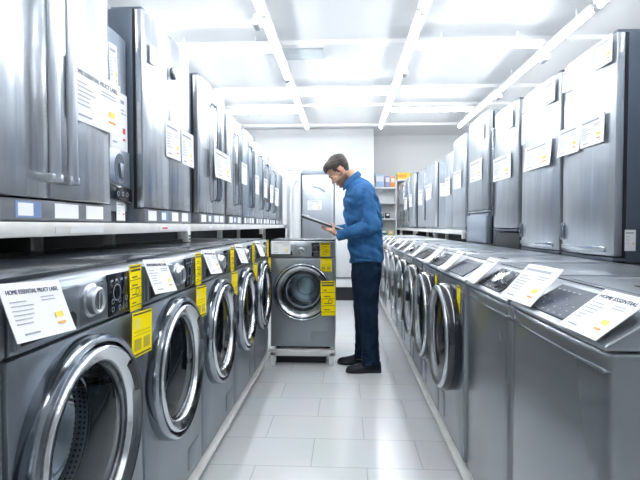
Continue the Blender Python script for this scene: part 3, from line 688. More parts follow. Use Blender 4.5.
yb = MB().box(-0.16, 0.16, 0, 0.25, 0, 0.16, 'box_yellow', 0.004).build('carton', None, (1.40, 11.72, 2.302)); tag(yb, 'yellow carton up on the end wall shelf beside the orange one', 'carton')
MB().box(-0.14, 0.05, -0.002, 0.0, 0.04, 0.12, 'ink_orange').build('carton_print', yb)
tag(MB().box(1.24, 1.62, 11.66, 12.2, 2.26, 2.30, 'white_metal', 0.003).build('wall_shelf'), 'short white shelf fixed on the end wall', 'shelf')

# ------------------------------------------------------------------ cards and labels
def make_card(w, h, label, loc, rot, group='white price cards', head=None, rich=True, red=False, curl=0.0, name='price_card', cat='price card', k='paper'):
    """sheet in local XZ, bottom centre at the origin, printed side facing -Y; rot = matrix"""
    n = 6; front = []; 
    mb = MB(); vs = []; fs = []
    for j in range(n + 1):
        for i in (0, 1):
            z = h * j / n; y = -curl * (1 - j / n) ** 2
            vs.append((-w / 2 + w * i, y, z))
    m_ = len(vs); vs += [(x, y + 0.0015, z) for x, y, z in vs]
    for j in range(n):
        a = 2 * j
        fs += [(a, a + 1, a + 3, a + 2), (m_ + a, m_ + a + 2, m_ + a + 3, m_ + a + 1), (a, a + 2, m_ + a + 2, m_ + a), (a + 1, m_ + a + 1, m_ + a + 3, a + 3)]
    fs += [(0, m_, m_ + 1, 1), (2 * n, 2 * n + 1, m_ + 2 * n + 1, m_ + 2 * n)]
    mb.add(vs, fs, k)
    o = mb.build(name, None); tag(o, label, cat, group)
    o.matrix_world = Matrix.Translation(loc) @ rot
    yz = lambda z: -curl * (1 - z / h) ** 2 - 0.0008
    if head: lettering(head, h * 0.11, 'ink', o, (-w * 0.43, yz(h * 0.82), h * 0.80), w * 0.86, 'heading_lettering')
    p = MB()
    if not head:
        p.box(-w * 0.42, w * 0.30, yz(h * 0.84) - 0.0003, yz(h * 0.84), h * 0.82, h * 0.88, 'ink_grey')
    rows_ = 6 if rich else 3
    for q in range(rows_):
        z = h * (0.66 - 0.075 * q * (6 / rows_)); x0 = -w * 0.42
        p.box(x0, x0 + w * random.uniform(0.18, 0.38), yz(z) - 0.0003, yz(z), z, z + h * 0.018, 'ink_grey')
    if rich:
        for q in range(2):
            z = h * (0.70 - 0.06 * q); p.box(w * 0.08, w * random.uniform(0.3, 0.42), yz(z) - 0.0003, yz(z), z, z + h * 0.018, 'ink_grey')
        z = h * 0.10; p.box(-w * 0.36, -w * 0.12, yz(z) - 0.0003, yz(z), z, z + h * 0.03, 'ink_grey')
    p.build('small_print', o)
    c = MB()
    kk = 'ink_red' if red else 'ink_yellow'
    z = h * 0.30; c.box(w * 0.22, w * 0.36, yz(z) - 0.0004, yz(z), z, z + h * 0.10, kk)
    if rich:
        z = h * 0.18; c.box(w * 0.22, w * 0.36, yz(z) - 0.0004, yz(z), z, z + h * 0.04, 'ink_red' if red else 'ink_orange')
    c.build('color_print', o)
    return o
Rz = lambda a: Matrix.Rotation(a, 4, 'Z')
Rx = lambda a: Matrix.Rotation(a, 4, 'X')
Ry = lambda a: Matrix.Rotation(a, 4, 'Y')
ML = Rz(L90); MR = Rz(R90)
wl = ['white card reading HOME ESSENTIAL on the drawer of the big left foreground washer', 'white card on the drawer of the second washer of the left row', 'white card on the drawer of the third washer of the left row',
      'white card on the drawer of the fourth washer of the left row', 'white card on the drawer of the last washer of the left row']
for i in range(5):
    make_card(0.188, 0.118, wl[i], (XL + 0.050, YL(i) - 0.266 + (0.010 if i else 0), 0.985), ML @ Rx(math.radians(-20)) @ Ry(math.radians(4)), head='HOME ESSENTIAL PRUCT LABEL', curl=0.004, rich=True)
make_card(0.165, 0.115, 'white card on the drawer of the end-of-row washer facing the viewer', (-0.548, 4.168, 0.965), Rx(math.radians(-8)), head='HOME ESSENTIAL', curl=0.004)

def make_energy(w, h, label, loc, rot, kind=0, group='yellow energy labels'):
    o = MB().box(-w / 2, w / 2, -0.0012, 0.0, 0, h, 'yellow').build('energy_label'); tag(o, label, 'label', group)
    o.matrix_world = Matrix.Translation(loc) @ rot
    p = MB(); y0, y1 = -0.0017, -0.0012
    p.box(-w * 0.46, w * 0.46, y0, y1, h * 0.93, h * 0.97, 'ink_brown')
    if kind == 0:
        p.box(-w * 0.42, w * 0.42, y0, y1, h * 0.85, h * 0.90, 'ink_brown')
        for q, z in enumerate((0.66, 0.48, 0.28, 0.10)):
            p.box(-w * 0.46, w * 0.46, y0, y1, h * z, h * (z + 0.014), 'ink_brown')
            p.box(-w * 0.3, w * random.uniform(-0.1, 0.2), y0, y1, h * (z + 0.06), h * (z + 0.085), 'ink_brown')
        p.lathe([(w * 0.16, y0), (w * 0.12, y0)], 'ink_brown', (w * 0.14, 0, h * 0.40), 16)
    else:
        p.box(-w * 0.4, -w * 0.1, y0, y1, h * 0.62, h * 0.85, 'ink_yellow')
        for z in (0.55, 0.47): p.box(-w * 0.42, w * 0.40, y0, y1, h * z, h * (z + 0.018), 'ink_olive')
        p.box(-w * 0.40, -w * 0.06, y0, y1, h * 0.14, h * 0.40, 'ink_olive'); p.box(w * 0.06, w * 0.40, y0, y1, h * 0.14, h * 0.40, 'ink_olive')
        p.box(-w * 0.46, w * 0.46, y0, y1, h * 0.03, h * 0.07, 'ink_brown')
    p.build('label_print', o)
    return o
place = ['big washer in the left foreground', 'second washer of the left row', 'third washer of the left row', 'fourth washer of the left row', 'last washer of the left row']
e0 = e1 = None
for i in range(5):
    l0 = 'tall yellow label beside the display of the %s' % place[i]; l1 = 'yellow label hanging below the display of the %s' % place[i]
    p0 = (XL + 0.009, YL(i) + 0.243, 0.951); p1 = (XL + 0.024, YL(i) + 0.250 - (0.022 if i else 0), 0.812)
    if e0 is None:
        e0 = make_energy(0.082, 0.140, l0, p0, ML); e1 = make_energy(0.145, 0.135, l1, p1, ML @ Ry(math.radians(3)), 1)
    else:
        dup(e0, p0, l0); dup(e1, p1, l1)
make_energy(0.085, 0.118, 'yellow label on the console corner of the end-of-row washer, topmost of three', (-0.168, 4.190, 0.945), Matrix.Identity(4))
make_energy(0.098, 0.118, 'yellow label below the console of the end-of-row washer, middle of three', (-0.162, 4.190, 0.812), Matrix.Identity(4), 1)
make_energy(0.122, 0.295, 'long yellow label hanging over the door of the end-of-row washer, lowest of three', (-0.138, 4.140, 0.445), Ry(math.radians(-1.5)))
# labels on the fronts of the right washers
make_energy(0.06, 0.13, 'small yellow label on the front of the third machine of the right row', (XR - 0.002, 2.30, 0.80), MR, 1)
make_energy(0.06, 0.13, 'small yellow label on the front of the fourth machine of the right row', (XR - 0.002, 2.86, 0.80), MR, 1)
make_energy(0.08, 0.24, 'yellow label hanging low on the sixth machine of the right row', (XR - 0.058, 4.2, 0.52), MR, 0)
make_energy(0.08, 0.16, 'yellow label on the tenth machine of the right row', (XR - 0.002, 6.42, 0.78), MR, 0)

# cards on the right consoles: slope matrix in world
def on_slope(y, up, tilt, lift=0.012, yaw=0.0):
    base = Matrix.Translation((XR, y, PLAT)) @ MR @ Matrix.Translation(SL0)
    a = math.atan2(tv.z, tv.y)
    loc = base @ (tv * up + nv * lift)
    return loc, MR @ Rz(yaw) @ Rx(-(PI / 2 - a) + tilt)
def rcard(w, h, lab, y, up, tilt, lift=0.014, yaw=0.0, **kw):
    loc, rot = on_slope(y, up, tilt, lift, yaw)
    return make_card(w, h, lab, loc, rot, **kw)
rcard(0.178, 0.140, 'white card reading HOME ESSENTIAL on the console of the machine in the right foreground', 1.128, -0.012, math.radians(6), 0.012, 0.0, head='HOME ESSENTIAL')
rcard(0.225, 0.145, 'white card propped on the far console end of the right foreground machine', 1.545, -0.005, math.radians(16), 0.014, math.radians(4))
rcard(0.165, 0.140, 'white card lying on the far end of the console with the large dial', 2.09, -0.005, math.radians(12), 0.012, math.radians(-3))
for i in range(9):
    lab = 'white card on the console of the %s machine of the right row' % ordn[i + 2]
    if i == 0: rc = rcard(0.15, 0.140, lab, YR(i) + 0.19, -0.003, math.radians(12), 0.012, 0.0, rich=False)
    else:
        loc, rot = on_slope(YR(i) + 0.19 - (0.06 if i % 3 == 1 else 0), -0.003, math.radians(12), 0.012)
        c = dup(rc, loc, lab)

# cards on the left refrigerators
def on_door(f, yc, w, h, z, label, **kw):
    """stick a card to the curved door front of a shelf refrigerator, touching it"""
    left, xf, y0, y1, style, bul, grip = FR[f.name]
    spans = [(y0, (y0 + y1) / 2), ((y0 + y1) / 2, y1)] if style == 'french' else [(y0, y1)]
    e = 1.0
    for a, b in spans:
        for q in range(21):
            y = yc - w / 2 + w * q / 20
            if a <= y <= b: e = min(e, (2 * (y - a) / (b - a) - 1) ** 2)
    off = kw.pop('off', 0.0)
    off = off if off else (0.0019 if grip else 0.0013) - bul * e
    return make_card(w, h, label, (xf + off if left else xf - off, yc, z), ML if left else MR, **kw)
on_door(f1, 2.04, 0.43, 0.235, 1.622, 'large white card on the door of the stainless refrigerator at the upper left', head='HOME ESSENTIAL PRUCT LABEL', curl=0.004)
on_door(f2, 2.965, 0.255, 0.215, 1.618, 'white card on the nearer door of the second left refrigerator', curl=0.003)
on_door(f2, 3.235, 0.245, 0.225, 1.605, 'white card on the farther door of the second left refrigerator', curl=0.003)
on_door(f3, 4.00, 0.52, 0.225, 1.585, 'wide white card on the left refrigerator with the looped handle', curl=0.01, off=0.0458)
on_door(f4, 4.87, 0.26, 0.21, 1.62, 'white card on the fourth refrigerator of the left shelf', rich=False, off=0.0458)
on_door(f5, 5.58, 0.25, 0.21, 1.57, 'white card on the fifth refrigerator of the left shelf', rich=False, off=0.0458)
on_door(f6, 6.19, 0.24, 0.24, 1.56, 'white card on the sixth refrigerator of the left shelf', rich=False, off=0.0458)
on_door(f7, 6.70, 0.28, 0.24, 1.52, 'white card on the seventh refrigerator of the left shelf', rich=False, off=0.0458)
on_door(f8, 7.2, 0.35, 0.26, 1.50, 'white card on the last but one refrigerator of the left shelf', rich=False, off=0.0458)
on_door(f2, 2.66, 0.085, 0.10, 2.09, 'small blank white sticker near the top edge of the second left refrigerator', rich=False)
# on the slim dispenser fridge
make_card(0.085, 0.215, 'narrow white hang tag on the slim refrigerator beside the large left one', (-1.138, 2.385, 1.885), ML @ Ry(math.radians(-3)), group='tags on the slim refrigerator')
make_card(0.19, 0.29, 'white sheet with red lines on the slim refrigerator above its dispenser', (-1.138, 2.43, 1.592), ML, group='tags on the slim refrigerator', red=True)
make_card(0.095, 0.095, 'small white slip stuck below the dispenser of the slim refrigerator', (-1.138, 2.44, 1.235), ML, group='tags on the slim refrigerator', rich=False, red=True)

# cards on the right refrigerators
on_door(A, 2.815, 0.265, 0.155, 1.605, 'white card on the far half of the door of the tall right refrigerator', curl=0.012)
on_door(A, 2.565, 0.24, 0.145, 1.615, 'white card on the near half of the door of the tall right refrigerator', curl=0.004)
on_door(A, 2.47, 0.15, 0.13, 1.985, 'white card at the top near corner of the tall right refrigerator')
on_door(A, 2.895, 0.08, 0.12, 1.975, 'small white card high on the far edge of the tall right refrigerator, upper one', rich=False)
on_door(A, 2.82, 0.09, 0.12, 1.855, 'small white card high on the far edge of the tall right refrigerator, lower one', rich=False)
on_door(Bf, 3.27, 0.44, 0.165, 1.58, 'wide white card on the second tall refrigerator of the right rack', curl=0.012)
on_door(Bf, 3.10, 0.16, 0.13, 1.96, 'white card at the top near corner of the second tall right refrigerator')
on_door(Bf, 3.55, 0.08, 0.26, 1.78, 'tall narrow white card at the far edge of the second tall right refrigerator', rich=False)
on_door(Cf, 4.0, 0.44, 0.19, 1.575, 'white card on the refrigerator that stands on the black riser')
on_door(Cf, 3.82, 0.13, 0.14, 1.95, 'small white card near the top of the refrigerator on the black riser', rich=False)
on_door(Df, 4.78, 0.42, 0.2, 1.635, 'white card on the refrigerator raised on the low grey cooler')
on_door(Df, 4.58, 0.11, 0.14, 2.0, 'small white card near the top of the refrigerator on the low grey cooler', rich=False)
on_door(E1, 5.55, 0.36, 0.20, 1.62, 'white card on the first refrigerator of the cream right rack', rich=False)
on_door(E2, 6.13, 0.30, 0.22, 1.58, 'white card on the second refrigerator of the cream right rack', rich=False)
on_door(Ff, 7.42, 0.50, 0.22, 1.60, 'white card on the silver refrigerator with the wide side', rich=False)
make_card(0.26, 0.19, 'white card stuck on the wide grey side of the silver refrigerator', (1.47, 7.029, 1.62), Matrix.Identity(4), rich=False)
on_door(G0, 8.30, 0.45, 0.25, 1.55, 'white card on the pale bluish refrigerator of the cream right rack', rich=False)
on_door(Gf, 9.44, 0.45, 0.25, 1.56, 'white card on the refrigerator with the dark navy side', rich=False)
on_door(H1, 10.24, 0.50, 0.25, 1.54, 'white card on the last but one refrigerator of the cream right rack', rich=False)
make_card(0.23, 0.155, 'white card on the grey refrigerator facing the viewer at the aisle end', (-0.437 - 0.053, BY - 0.001, 1.46), Matrix.Identity(4))
make_card(0.05, 0.10, 'small white sticker low on the dark side of the tall right refrigerator', (1.345, 2.384, 1.09), Matrix.Identity(4), rich=False)

# ------------------------------------------------------------------ the man
B = Vector((0.17, 4.14, 0.0))
def L_(p): return (p[0] - B.x, p[1] - B.y, p[2] - B.z)
def ell(cx, cy, cz, rx, ry, n=24, p=2.3, tx=0.0):
    """ring around Z: superellipse, plane tilted by tx (z rises with x)"""
    r = []
    for i in range(n):
        a = 2 * PI * i / n; c, s = math.cos(a), math.sin(a)
        x = rx * math.copysign(abs(c) ** (2 / p), c); y = ry * math.copysign(abs(s) ** (2 / p), s)
        r.append((cx + x, cy + y, cz + tx * x))
    return r
def smooth_loft(secs, sub=4):
    """Catmull-Rom through section parameter tuples"""
    out = []; n = len(secs)
    for i in range(n - 1):
        p0, p1, p2, p3 = secs[max(i - 1, 0)], secs[i], secs[i + 1], secs[min(i + 2, n - 1)]
        for q in range(sub):
            t = q / sub
            out.append(tuple(0.5 * (2 * b + (c - a) * t + (2 * a - 5 * b + 4 * c - d) * t * t + (-a + 3 * b - 3 * c + d) * t ** 3) for a, b, c, d in zip(p0, p1, p2, p3)))
    out.append(secs[-1]); return out
def limb(mb, pts, k, sub=5, n=18, wr=0.0, seed=1):
    """tube through (x,y,z,r) points, with fine fold ripples"""
    s = smooth_loft([L_(p[:3]) + (p[3],) for p in pts], sub)
    rnd = random.Random(seed); ph = rnd.uniform(0, 6)
    mb.tube([q[:3] for q in s], [q[3] * (1 + wr * math.sin(i * 1.7 + ph) * (0.5 + 0.5 * math.sin(i * 0.7))) for i, q in enumerate(s)], k, n)

# ---- head in its own frame (faces -X, chin at z=0), then pitched about the neck
HS = [(0.000, -0.084, -0.045, 0.020), (0.012, -0.092, -0.020, 0.036), (0.035, -0.094, 0.015, 0.050), (0.060, -0.092, 0.045, 0.058), (0.085, -0.090, 0.068, 0.064), (0.105, -0.087, 0.082, 0.069),
      (0.122, -0.083, 0.092, 0.071), (0.140, -0.091, 0.099, 0.073), (0.165, -0.091, 0.103, 0.076), (0.190, -0.080, 0.098, 0.072), (0.212, -0.058, 0.080, 0.058), (0.227, -0.028, 0.055, 0.038), (0.234, 0.000, 0.025, 0.014)]
PITCH = math.radians(-45)
HP = Vector((0.030, 0, 0.055))      # pivot in head frame
HW = Vector((0.020, 4.14, 1.648))   # where the pivot sits in the world
HM = Matrix.Translation(HW - B) @ Matrix.Rotation(PITCH, 4, 'Y') @ Matrix.Translation(-HP)
def head_rings(off=0.0, sub=3, n=28):
    rings = []
    for (z, xf, xb, hw) in smooth_loft(HS, sub):
        zz = 0.115 + (z - 0.115) * (1 + off / 0.115)
        rings.append(ell((xf + xb) / 2, 0, zz, (xb - xf) / 2 + off, hw + off, n, 2.15))
    return rings
def blob(mb, c, r, k, rot=None, n=12):
    vs, fs = [], []
    bm = bmesh.new(); bmesh.ops.create_icosphere(bm, subdivisions=2, radius=1)
    mm = Matrix.Translation(c) @ (rot or Matrix.Identity(4)) @ Matrix.Diagonal((*r, 1))
    for v in bm.verts: v.co = mm @ v.co
    mb.bm(bm, k)
body = MB(); body.X = HM
body.loft(head_rings(), 'skin')
body.loft([ell(-0.088, 0, 0.128, 0.006, 0.008, 10), ell(-0.094, 0, 0.110, 0.012, 0.010, 10), ell(-0.102, 0, 0.092, 0.016, 0.013, 10), ell(-0.104, 0, 0.080, 0.016, 0.017, 10), ell(-0.094, 0, 0.073, 0.010, 0.012, 10)], 'skin')
blob(body, (-0.117, 0, 0.084), (0.009, 0.010, 0.009), 'skin')
for s in (-1, 1):
    blob(body, (-0.094, s * 0.022, 0.136), (0.010, 0.026, 0.007), 'skin')          # brow ridge
    blob(body, (-0.080, s * 0.031, 0.119), (0.011, 0.015, 0.011), 'skin')          # eyelid
    blob(body, (-0.070, s * 0.048, 0.092), (0.020, 0.018, 0.018), 'skin')          # cheekbone
    blob(body, (0.012, s * 0.075, 0.108), (0.020, 0.009, 0.032), 'skin', Matrix.Rotation(math.radians(-12), 4, 'Y'))   # ear
    blob(body, (0.004, s * 0.074, 0.082), (0.010, 0.008, 0.012), 'skin')
blob(body, (-0.097, 0, 0.058), (0.008, 0.022, 0.006), 'skin'); blob(body, (-0.096, 0, 0.045), (0.009, 0.020, 0.007), 'skin')
blob(body, (-0.090, 0, 0.016), (0.013, 0.022, 0.013), 'skin')
body.X = Matrix.Identity(4)
limb(body, [(0.135, 4.14, 1.44, 0.070), (0.110, 4.14, 1.52, 0.060), (0.078, 4.14, 1.578, 0.055), (0.048, 4.14, 1.622, 0.054), (0.022, 4.14, 1.665, 0.052)], 'skin', 4)
# slim core under the clothes
limb(body, [(0.18, 4.14, 0.90, 0.10), (0.17, 4.14, 1.05, 0.10), (0.15, 4.14, 1.25, 0.105), (0.14, 4.14, 1.40, 0.10), (0.135, 4.14, 1.47, 0.07)], 'skin', 4)
for s, hipx, kn, an in ((-1, 0.18, (0.180, 4.04, 0.50), (0.225, 4.03, 0.09)), (1, 0.17, (0.155, 4.22, 0.50), (0.16, 4.25, 0.09))):
    limb(body, [(hipx, 4.14 + s * 0.06, 0.93, 0.065), (kn[0] + 0.01, kn[1], 0.70, 0.056), (*kn, 0.046), (an[0] - 0.005, an[1], 0.28, 0.042), (*an, 0.030), (an[0] - 0.02, an[1], 0.055, 0.026), (an[0] - 0.07, an[1], 0.045, 0.020)], 'skin', 4)
# arms: near (viewer side) and far
ARM = {-1: [(0.140, 3.985, 1.462), (0.218, 3.925, 1.205), (-0.045, 3.985, 1.130)], 1: [(0.135, 4.295, 1.462), (0.20, 4.36, 1.20), (-0.085, 4.275, 1.165)]}
for s in (-1, 1):
    a, e, w_ = ARM[s]
    mid = tuple((p + q) / 2 for p, q in zip(e, w_))
    limb(body, [(0.14, 4.14 + s * 0.05, 1.45, 0.06), (*a, 0.055), ((a[0] + e[0]) / 2, (a[1] + e[1]) / 2, (a[2] + e[2]) / 2, 0.047), (*e, 0.041), (*mid, 0.039), (*w_, 0.028)], 'skin', 4)
# clipboard frame: length along u (towards -X and up), width along Y
CB0 = Vector((-0.005, 4.10, 1.163)); CBU = Vector((-0.352, 0, 0.122)); cu_ = CBU.normalized(); cn = Vector((-cu_.z, 0, cu_.x)); cn = cn if cn.z > 0 else -cn
# hands: palm under the board, fingers across below, thumb over the edge
def hand(mb, wrist, s):
    """s=-1 near hand (comes from the viewer side), s=+1 far hand"""
    w_ = Vector(wrist)
    edge = 4.10 + s * 0.118
    u0 = 0.09 if s < 0 else 0.12           # distance along the board
    pc = CB0 + cu_ * u0; pc = Vector((pc.x, edge, pc.z)) - cn * 0.026
    palm_end = Vector((pc.x - 0.035, edge - s * 0.005, pc.z + 0.012)) - cn * 0.003
    path = [w_, w_ * 0.55 + pc * 0.45 - Vector((0, 0, 0.006)), pc - cn * 0.004, palm_end]
    rings = []
    for i, (p, ra, rb) in enumerate(zip(path, (0.029, 0.036, 0.042, 0.036), (0.024, 0.022, 0.021, 0.016))):
        t = (path[min(i + 1, 3)] - path[max(i - 1, 0)]).normalized()
        up = cn; sd = t.cross(up).normalized(); up = sd.cross(t).normalized()
        rings.append([L_(p + sd * ra * math.cos(2 * PI * q / 16) + up * rb * math.sin(2 * PI * q / 16)) for q in range(16)])
    mb.loft(rings, 'skin')
    # four fingers leave the palm end, run under the board towards its middle and curl
    for f, (du, ln, rr) in enumerate(((0.048, 0.070, 0.0088), (0.026, 0.082, 0.0092), (0.004, 0.076, 0.0088), (-0.018, 0.060, 0.0078))):
        k0 = pc + cu_ * du - cn * 0.002
        dirn = Vector((-0.25, -s * 1.0, 0)).normalized()
        k1 = k0 + dirn * ln * 0.45 - cn * 0.006 + cu_ * 0.008
        k2 = k0 + dirn * ln * 0.78 + cn * 0.004 + cu_ * 0.010
        k3 = k0 + dirn * ln * 0.98 + cn * 0.012 + cu_ * 0.010
        mb.tube([L_(k0), L_(k1), L_(k2), L_(k3)], [rr * 1.15, rr, rr * 0.95, rr * 0.7], 'skin', 10)
        blob(mb, L_(k3), (rr * 0.75,) * 3, 'skin')
    # thumb: from the palm's side near the wrist, up round the edge, resting on the board
    t0 = path[1] + cu_ * 0.012 + Vector((0, s * 0.012, 0)); t1 = pc + Vector((0, s * 0.026, 0)) + cn * 0.014 - cu_ * 0.005
    t2 = pc + Vector((0, s * 0.016, 0)) + cn * 0.043 + cu_ * 0.014; t3 = pc + Vector((0, -s * 0.018, 0)) + cn * 0.050 + cu_ * 0.030
    mb.tube([L_(t0), L_(t1), L_(t2), L_(t3)], [0.014, 0.0125, 0.0105, 0.008], 'skin', 10)
    blob(mb, L_(t3), (0.0085,) * 3, 'skin')
hand(body, ARM[-1][2], -1); hand(body, ARM[1][2], 1)
man = body.build('person', None, B)
tag(man, 'man in blue shirt and navy trousers standing in the aisle, looking down at a clipboard', 'person')
rm = man.modifiers.new('remesh', 'REMESH'); rm.mode = 'VOXEL'; rm.voxel_size = 0.0042; rm.use_smooth_shade = True
sm = man.modifiers.new('smooth', 'SMOOTH'); sm.factor = 0.5; sm.iterations = 3
bpy.context.view_layer.update()
me = bpy.data.meshes.new_from_object(man.evaluated_get(bpy.context.evaluated_depsgraph_get()))
man.modifiers.clear(); man.data = me
me.materials.clear(); me.materials.append(M['skin'])
me.shade_smooth()
# the skin's own colours: stubble, lips, ear and cheeks
ca = me.color_attributes.new('tone', 'FLOAT_COLOR', 'POINT')
HI = HM.inverted(); cols = []
def sst(a, b, x):
    t = max(0, min(1, (x - a) / (b - a))); return t * t * (3 - 2 * t)
for v in me.vertices:
    q = HI @ v.co; c = [0.66, 0.385, 0.275]
    if -0.13 < q.x < 0.12 and abs(q.y) < 0.1 and -0.03 < q.z < 0.26:
        beard = (1 - sst(0.052, 0.082, q.z + 0.25 * max(0, -q.x - 0.09))) * (1 - sst(0.0, 0.03, q.x)) * sst(-0.06, -0.005, q.z)
        beard = max(beard, sst(0.055, 0.065, abs(q.y)) * (1 - sst(0.08, 0.11, q.z)) * (1 - sst(-0.01, 0.01, q.x)) * sst(-0.045, -0.03, q.x) * sst(-0.02, 0.01, q.z))
        beard *= 0.80
        if abs(q.y) < 0.024 and 0.040 < q.z < 0.064 and q.x < -0.088: c = [0.52, 0.24, 0.20]; beard *= 0.25
        c = [a * (1 - beard) + b * beard for a, b in zip(c, (0.11, 0.075, 0.06))]
        if abs(q.y) > 0.066 and q.x > -0.02 and 0.06 < q.z < 0.15: c = [0.66, 0.31, 0.23]
    cols += [*c, 1.0]
ca.data.foreach_set('color', cols)
nt = M['skin'].node_tree; at = nd(M['skin'], 'ShaderNodeAttribute', attribute_name='tone')
nt.links.new(at.outputs['Color'], nt.nodes['Principled BSDF'].inputs['Base Color'])
nt.nodes['Principled BSDF'].inputs['Subsurface Weight'].default_value = 0.06
nt.nodes['Principled BSDF'].inputs['Subsurface Radius'].default_value = (0.02, 0.008, 0.004)

# eyebrows and eyes
eb = MB(); eb.X = HM
for s in (-1, 1):
    eb.tube([(-0.099, s * 0.010, 0.136), (-0.100, s * 0.024, 0.141), (-0.090, s * 0.042, 0.139), (-0.078, s * 0.052, 0.133)], [0.003, 0.005, 0.0045, 0.002], 'hair', 8)
eb.build('eyebrows', man)
ey = MB(); ey.X = HM
for s in (-1, 1):
    ey.tube([(-0.0915, s * 0.018, 0.113), (-0.0935, s * 0.026, 0.110), (-0.0925, s * 0.036, 0.110), (-0.085, s * 0.046, 0.114)], [0.0012, 0.002, 0.002, 0.001], 'hair', 6)
ey.build('eyelashes', man)
# hair: an offset shell over the skull, cut at the hairline, fuller at the front
bm = bmesh.new()
rings = head_rings(0.0, 5, 44); vv = []
rh_ = random.Random(3)
for r in rings:
    row = []
    for (x, y, z) in r:
        top = sst(0.13, 0.22, z); frontq = sst(0.02, -0.06, x) if False else (1 - sst(-0.07, 0.0, x))
        off = 0.005 + 0.013 * top + 0.012 * top * frontq + 0.004 * sst(0.03, 0.1, x) * sst(0.06, 0.12, z)
        n_ = Vector((x - 0.005, y * 1.3, (z - 0.12) * 0.9)).normalized()
        off += rh_.uniform(-0.0018, 0.0018) + 0.003 * math.sin(70 * x + 40 * y) * top
        p = Vector((x, y, z)) + n_ * off
        row.append(bm.verts.new(p))
    vv.append(row)
top_c = bm.verts.new(Vector((0.012, 0, 0.234 + 0.021)))
def hair_ok(c):
    # hairline: forehead, temples, short sideburn in front of the ear, nape
    if c.x < -0.060: return c.z > 0.196 - 0.016 * min(1, abs(c.y) / 0.06)
    if c.x < -0.036: return c.z > 0.172
    if c.x < -0.020: return c.z > 0.130
    if c.x < -0.008: return c.z > 0.100
    if c.x < 0.036 and c.z < 0.140: return False     # round the ear
    return c.z > 0.072 - 0.5 * max(0, c.x - 0.036)
for j in range(len(vv) - 1):
    n = len(vv[j])
    for i in range(n):
        q = (vv[j][i], vv[j][(i + 1) % n], vv[j + 1][(i + 1) % n], vv[j + 1][i])
        c = sum((a.co for a in q), Vector()) / 4
        if hair_ok(c): bm.faces.new(q)
n = len(vv[-1])
for i in range(n): bm.faces.new((vv[-1][i], vv[-1][(i + 1) % n], top_c))
bmesh.ops.delete(bm, geom=[v for v in bm.verts if not v.link_faces], context='VERTS')
bmesh.ops.recalc_face_normals(bm, faces=bm.faces[:])
bmesh.ops.transform(bm, matrix=HM, verts=bm.verts[:])
hm = bpy.data.meshes.new('hair'); bm.to_mesh(hm); bm.free(); hm.materials.append(M['hair']); hm.shade_smooth()
ho = bpy.data.objects.new('hair', hm); C.objects.link(ho); ho.parent = man
so = ho.modifiers.new('thick', 'SOLIDIFY'); so.thickness = 0.016; so.offset = -1

# ---- shirt
SH = [(0.892, 0.045, 0.318, 0.168), (0.93, 0.043, 0.322, 0.172), (1.00, 0.034, 0.320, 0.168), (1.10, 0.016, 0.312, 0.164), (1.20, 0.002, 0.310, 0.168), (1.30, -0.008, 0.305, 0.178), (1.38, -0.014, 0.292, 0.188), (1.45, -0.010, 0.268, 0.192), (1.50, -0.002, 0.240, 0.176), (1.545, 0.008, 0.200, 0.132), (1.58, 0.012, 0.155, 0.090), (1.60, 0.016, 0.125, 0.070)]
sh = MB(); rings = []
for q, (z, xf, xb, hw) in enumerate(smooth_loft(SH, 6)):
    ring = []
    for i, (x, y, zz) in enumerate(ell((xf + xb) / 2, 4.14, z, (xb - xf) / 2, hw, 48, 2.4)):
        a = 2 * PI * i / 48
        dz = 0.0
        if z < 0.96:                                  # curved hem: lower front and back, higher at the sides
            dz = 0.030 * (abs(math.sin(a)) ** 3) * (1 - sst(0.89, 0.96, z)) + (0.012 if math.cos(a) < 0 else -0.0) * 0
        fold = 0.009 * math.sin(z * 46 + 2.2 * math.sin(a * 2 + 1) + a * 3) * (1 - sst(1.42, 1.5, z)) + 0.004 * math.sin(z * 90 + a * 5)
        if z > 1.47: fold *= 0.3
        k_ = 1 + fold / 0.16
        cxm = (xf + xb) / 2
        tilt = (x - cxm) * (-0.0 if z < 1.40 else 0.35 * sst(1.40, 1.56, z))
        ring.append(L_((cxm + (x - cxm) * k_, 4.14 + (y - 4.14) * k_, zz + dz + tilt)))
    rings.append(ring)
sh.loft(rings, 'shirt')
for s in (-1, 1):
    a, e, w_ = ARM[s]
    m1 = tuple(p + (q - p) * 0.35 for p, q in zip(a, e)); m2 = tuple(p + (q - p) * 0.75 for p, q in zip(a, e))
    f1_ = tuple(p + (q - p) * 0.3 for p, q in zip(e, w_)); f2_ = tuple(p + (q - p) * 0.7 for p, q in zip(e, w_))
    limb(sh, [(0.13, 4.14 + s * 0.085, 1.490, 0.070), (a[0] + 0.002, a[1], a[2] - 0.005, 0.082), (*m1, 0.074), (*m2, 0.066), (e[0] + 0.004, e[1], e[2] - 0.005, 0.062), (*f1_, 0.058), (*f2_, 0.050), (w_[0] + 0.012, w_[1], w_[2] + 0.002, 0.041)], 'shirt', 6, 22, 0.035, 5 + s)
so_ = sh.build('shirt', man); so_['label'] = 'blue chambray shirt'
rm = so_.modifiers.new('remesh', 'REMESH'); rm.mode = 'VOXEL'; rm.voxel_size = 0.006; rm.use_smooth_shade = True
rm = so_.modifiers.new('smooth', 'SMOOTH'); rm.factor = 0.5; rm.iterations = 3
bpy.context.view_layer.update()
me = bpy.data.meshes.new_from_object(so_.evaluated_get(bpy.context.evaluated_depsgraph_get()))
so_.modifiers.clear(); so_.data = me; me.shade_smooth()
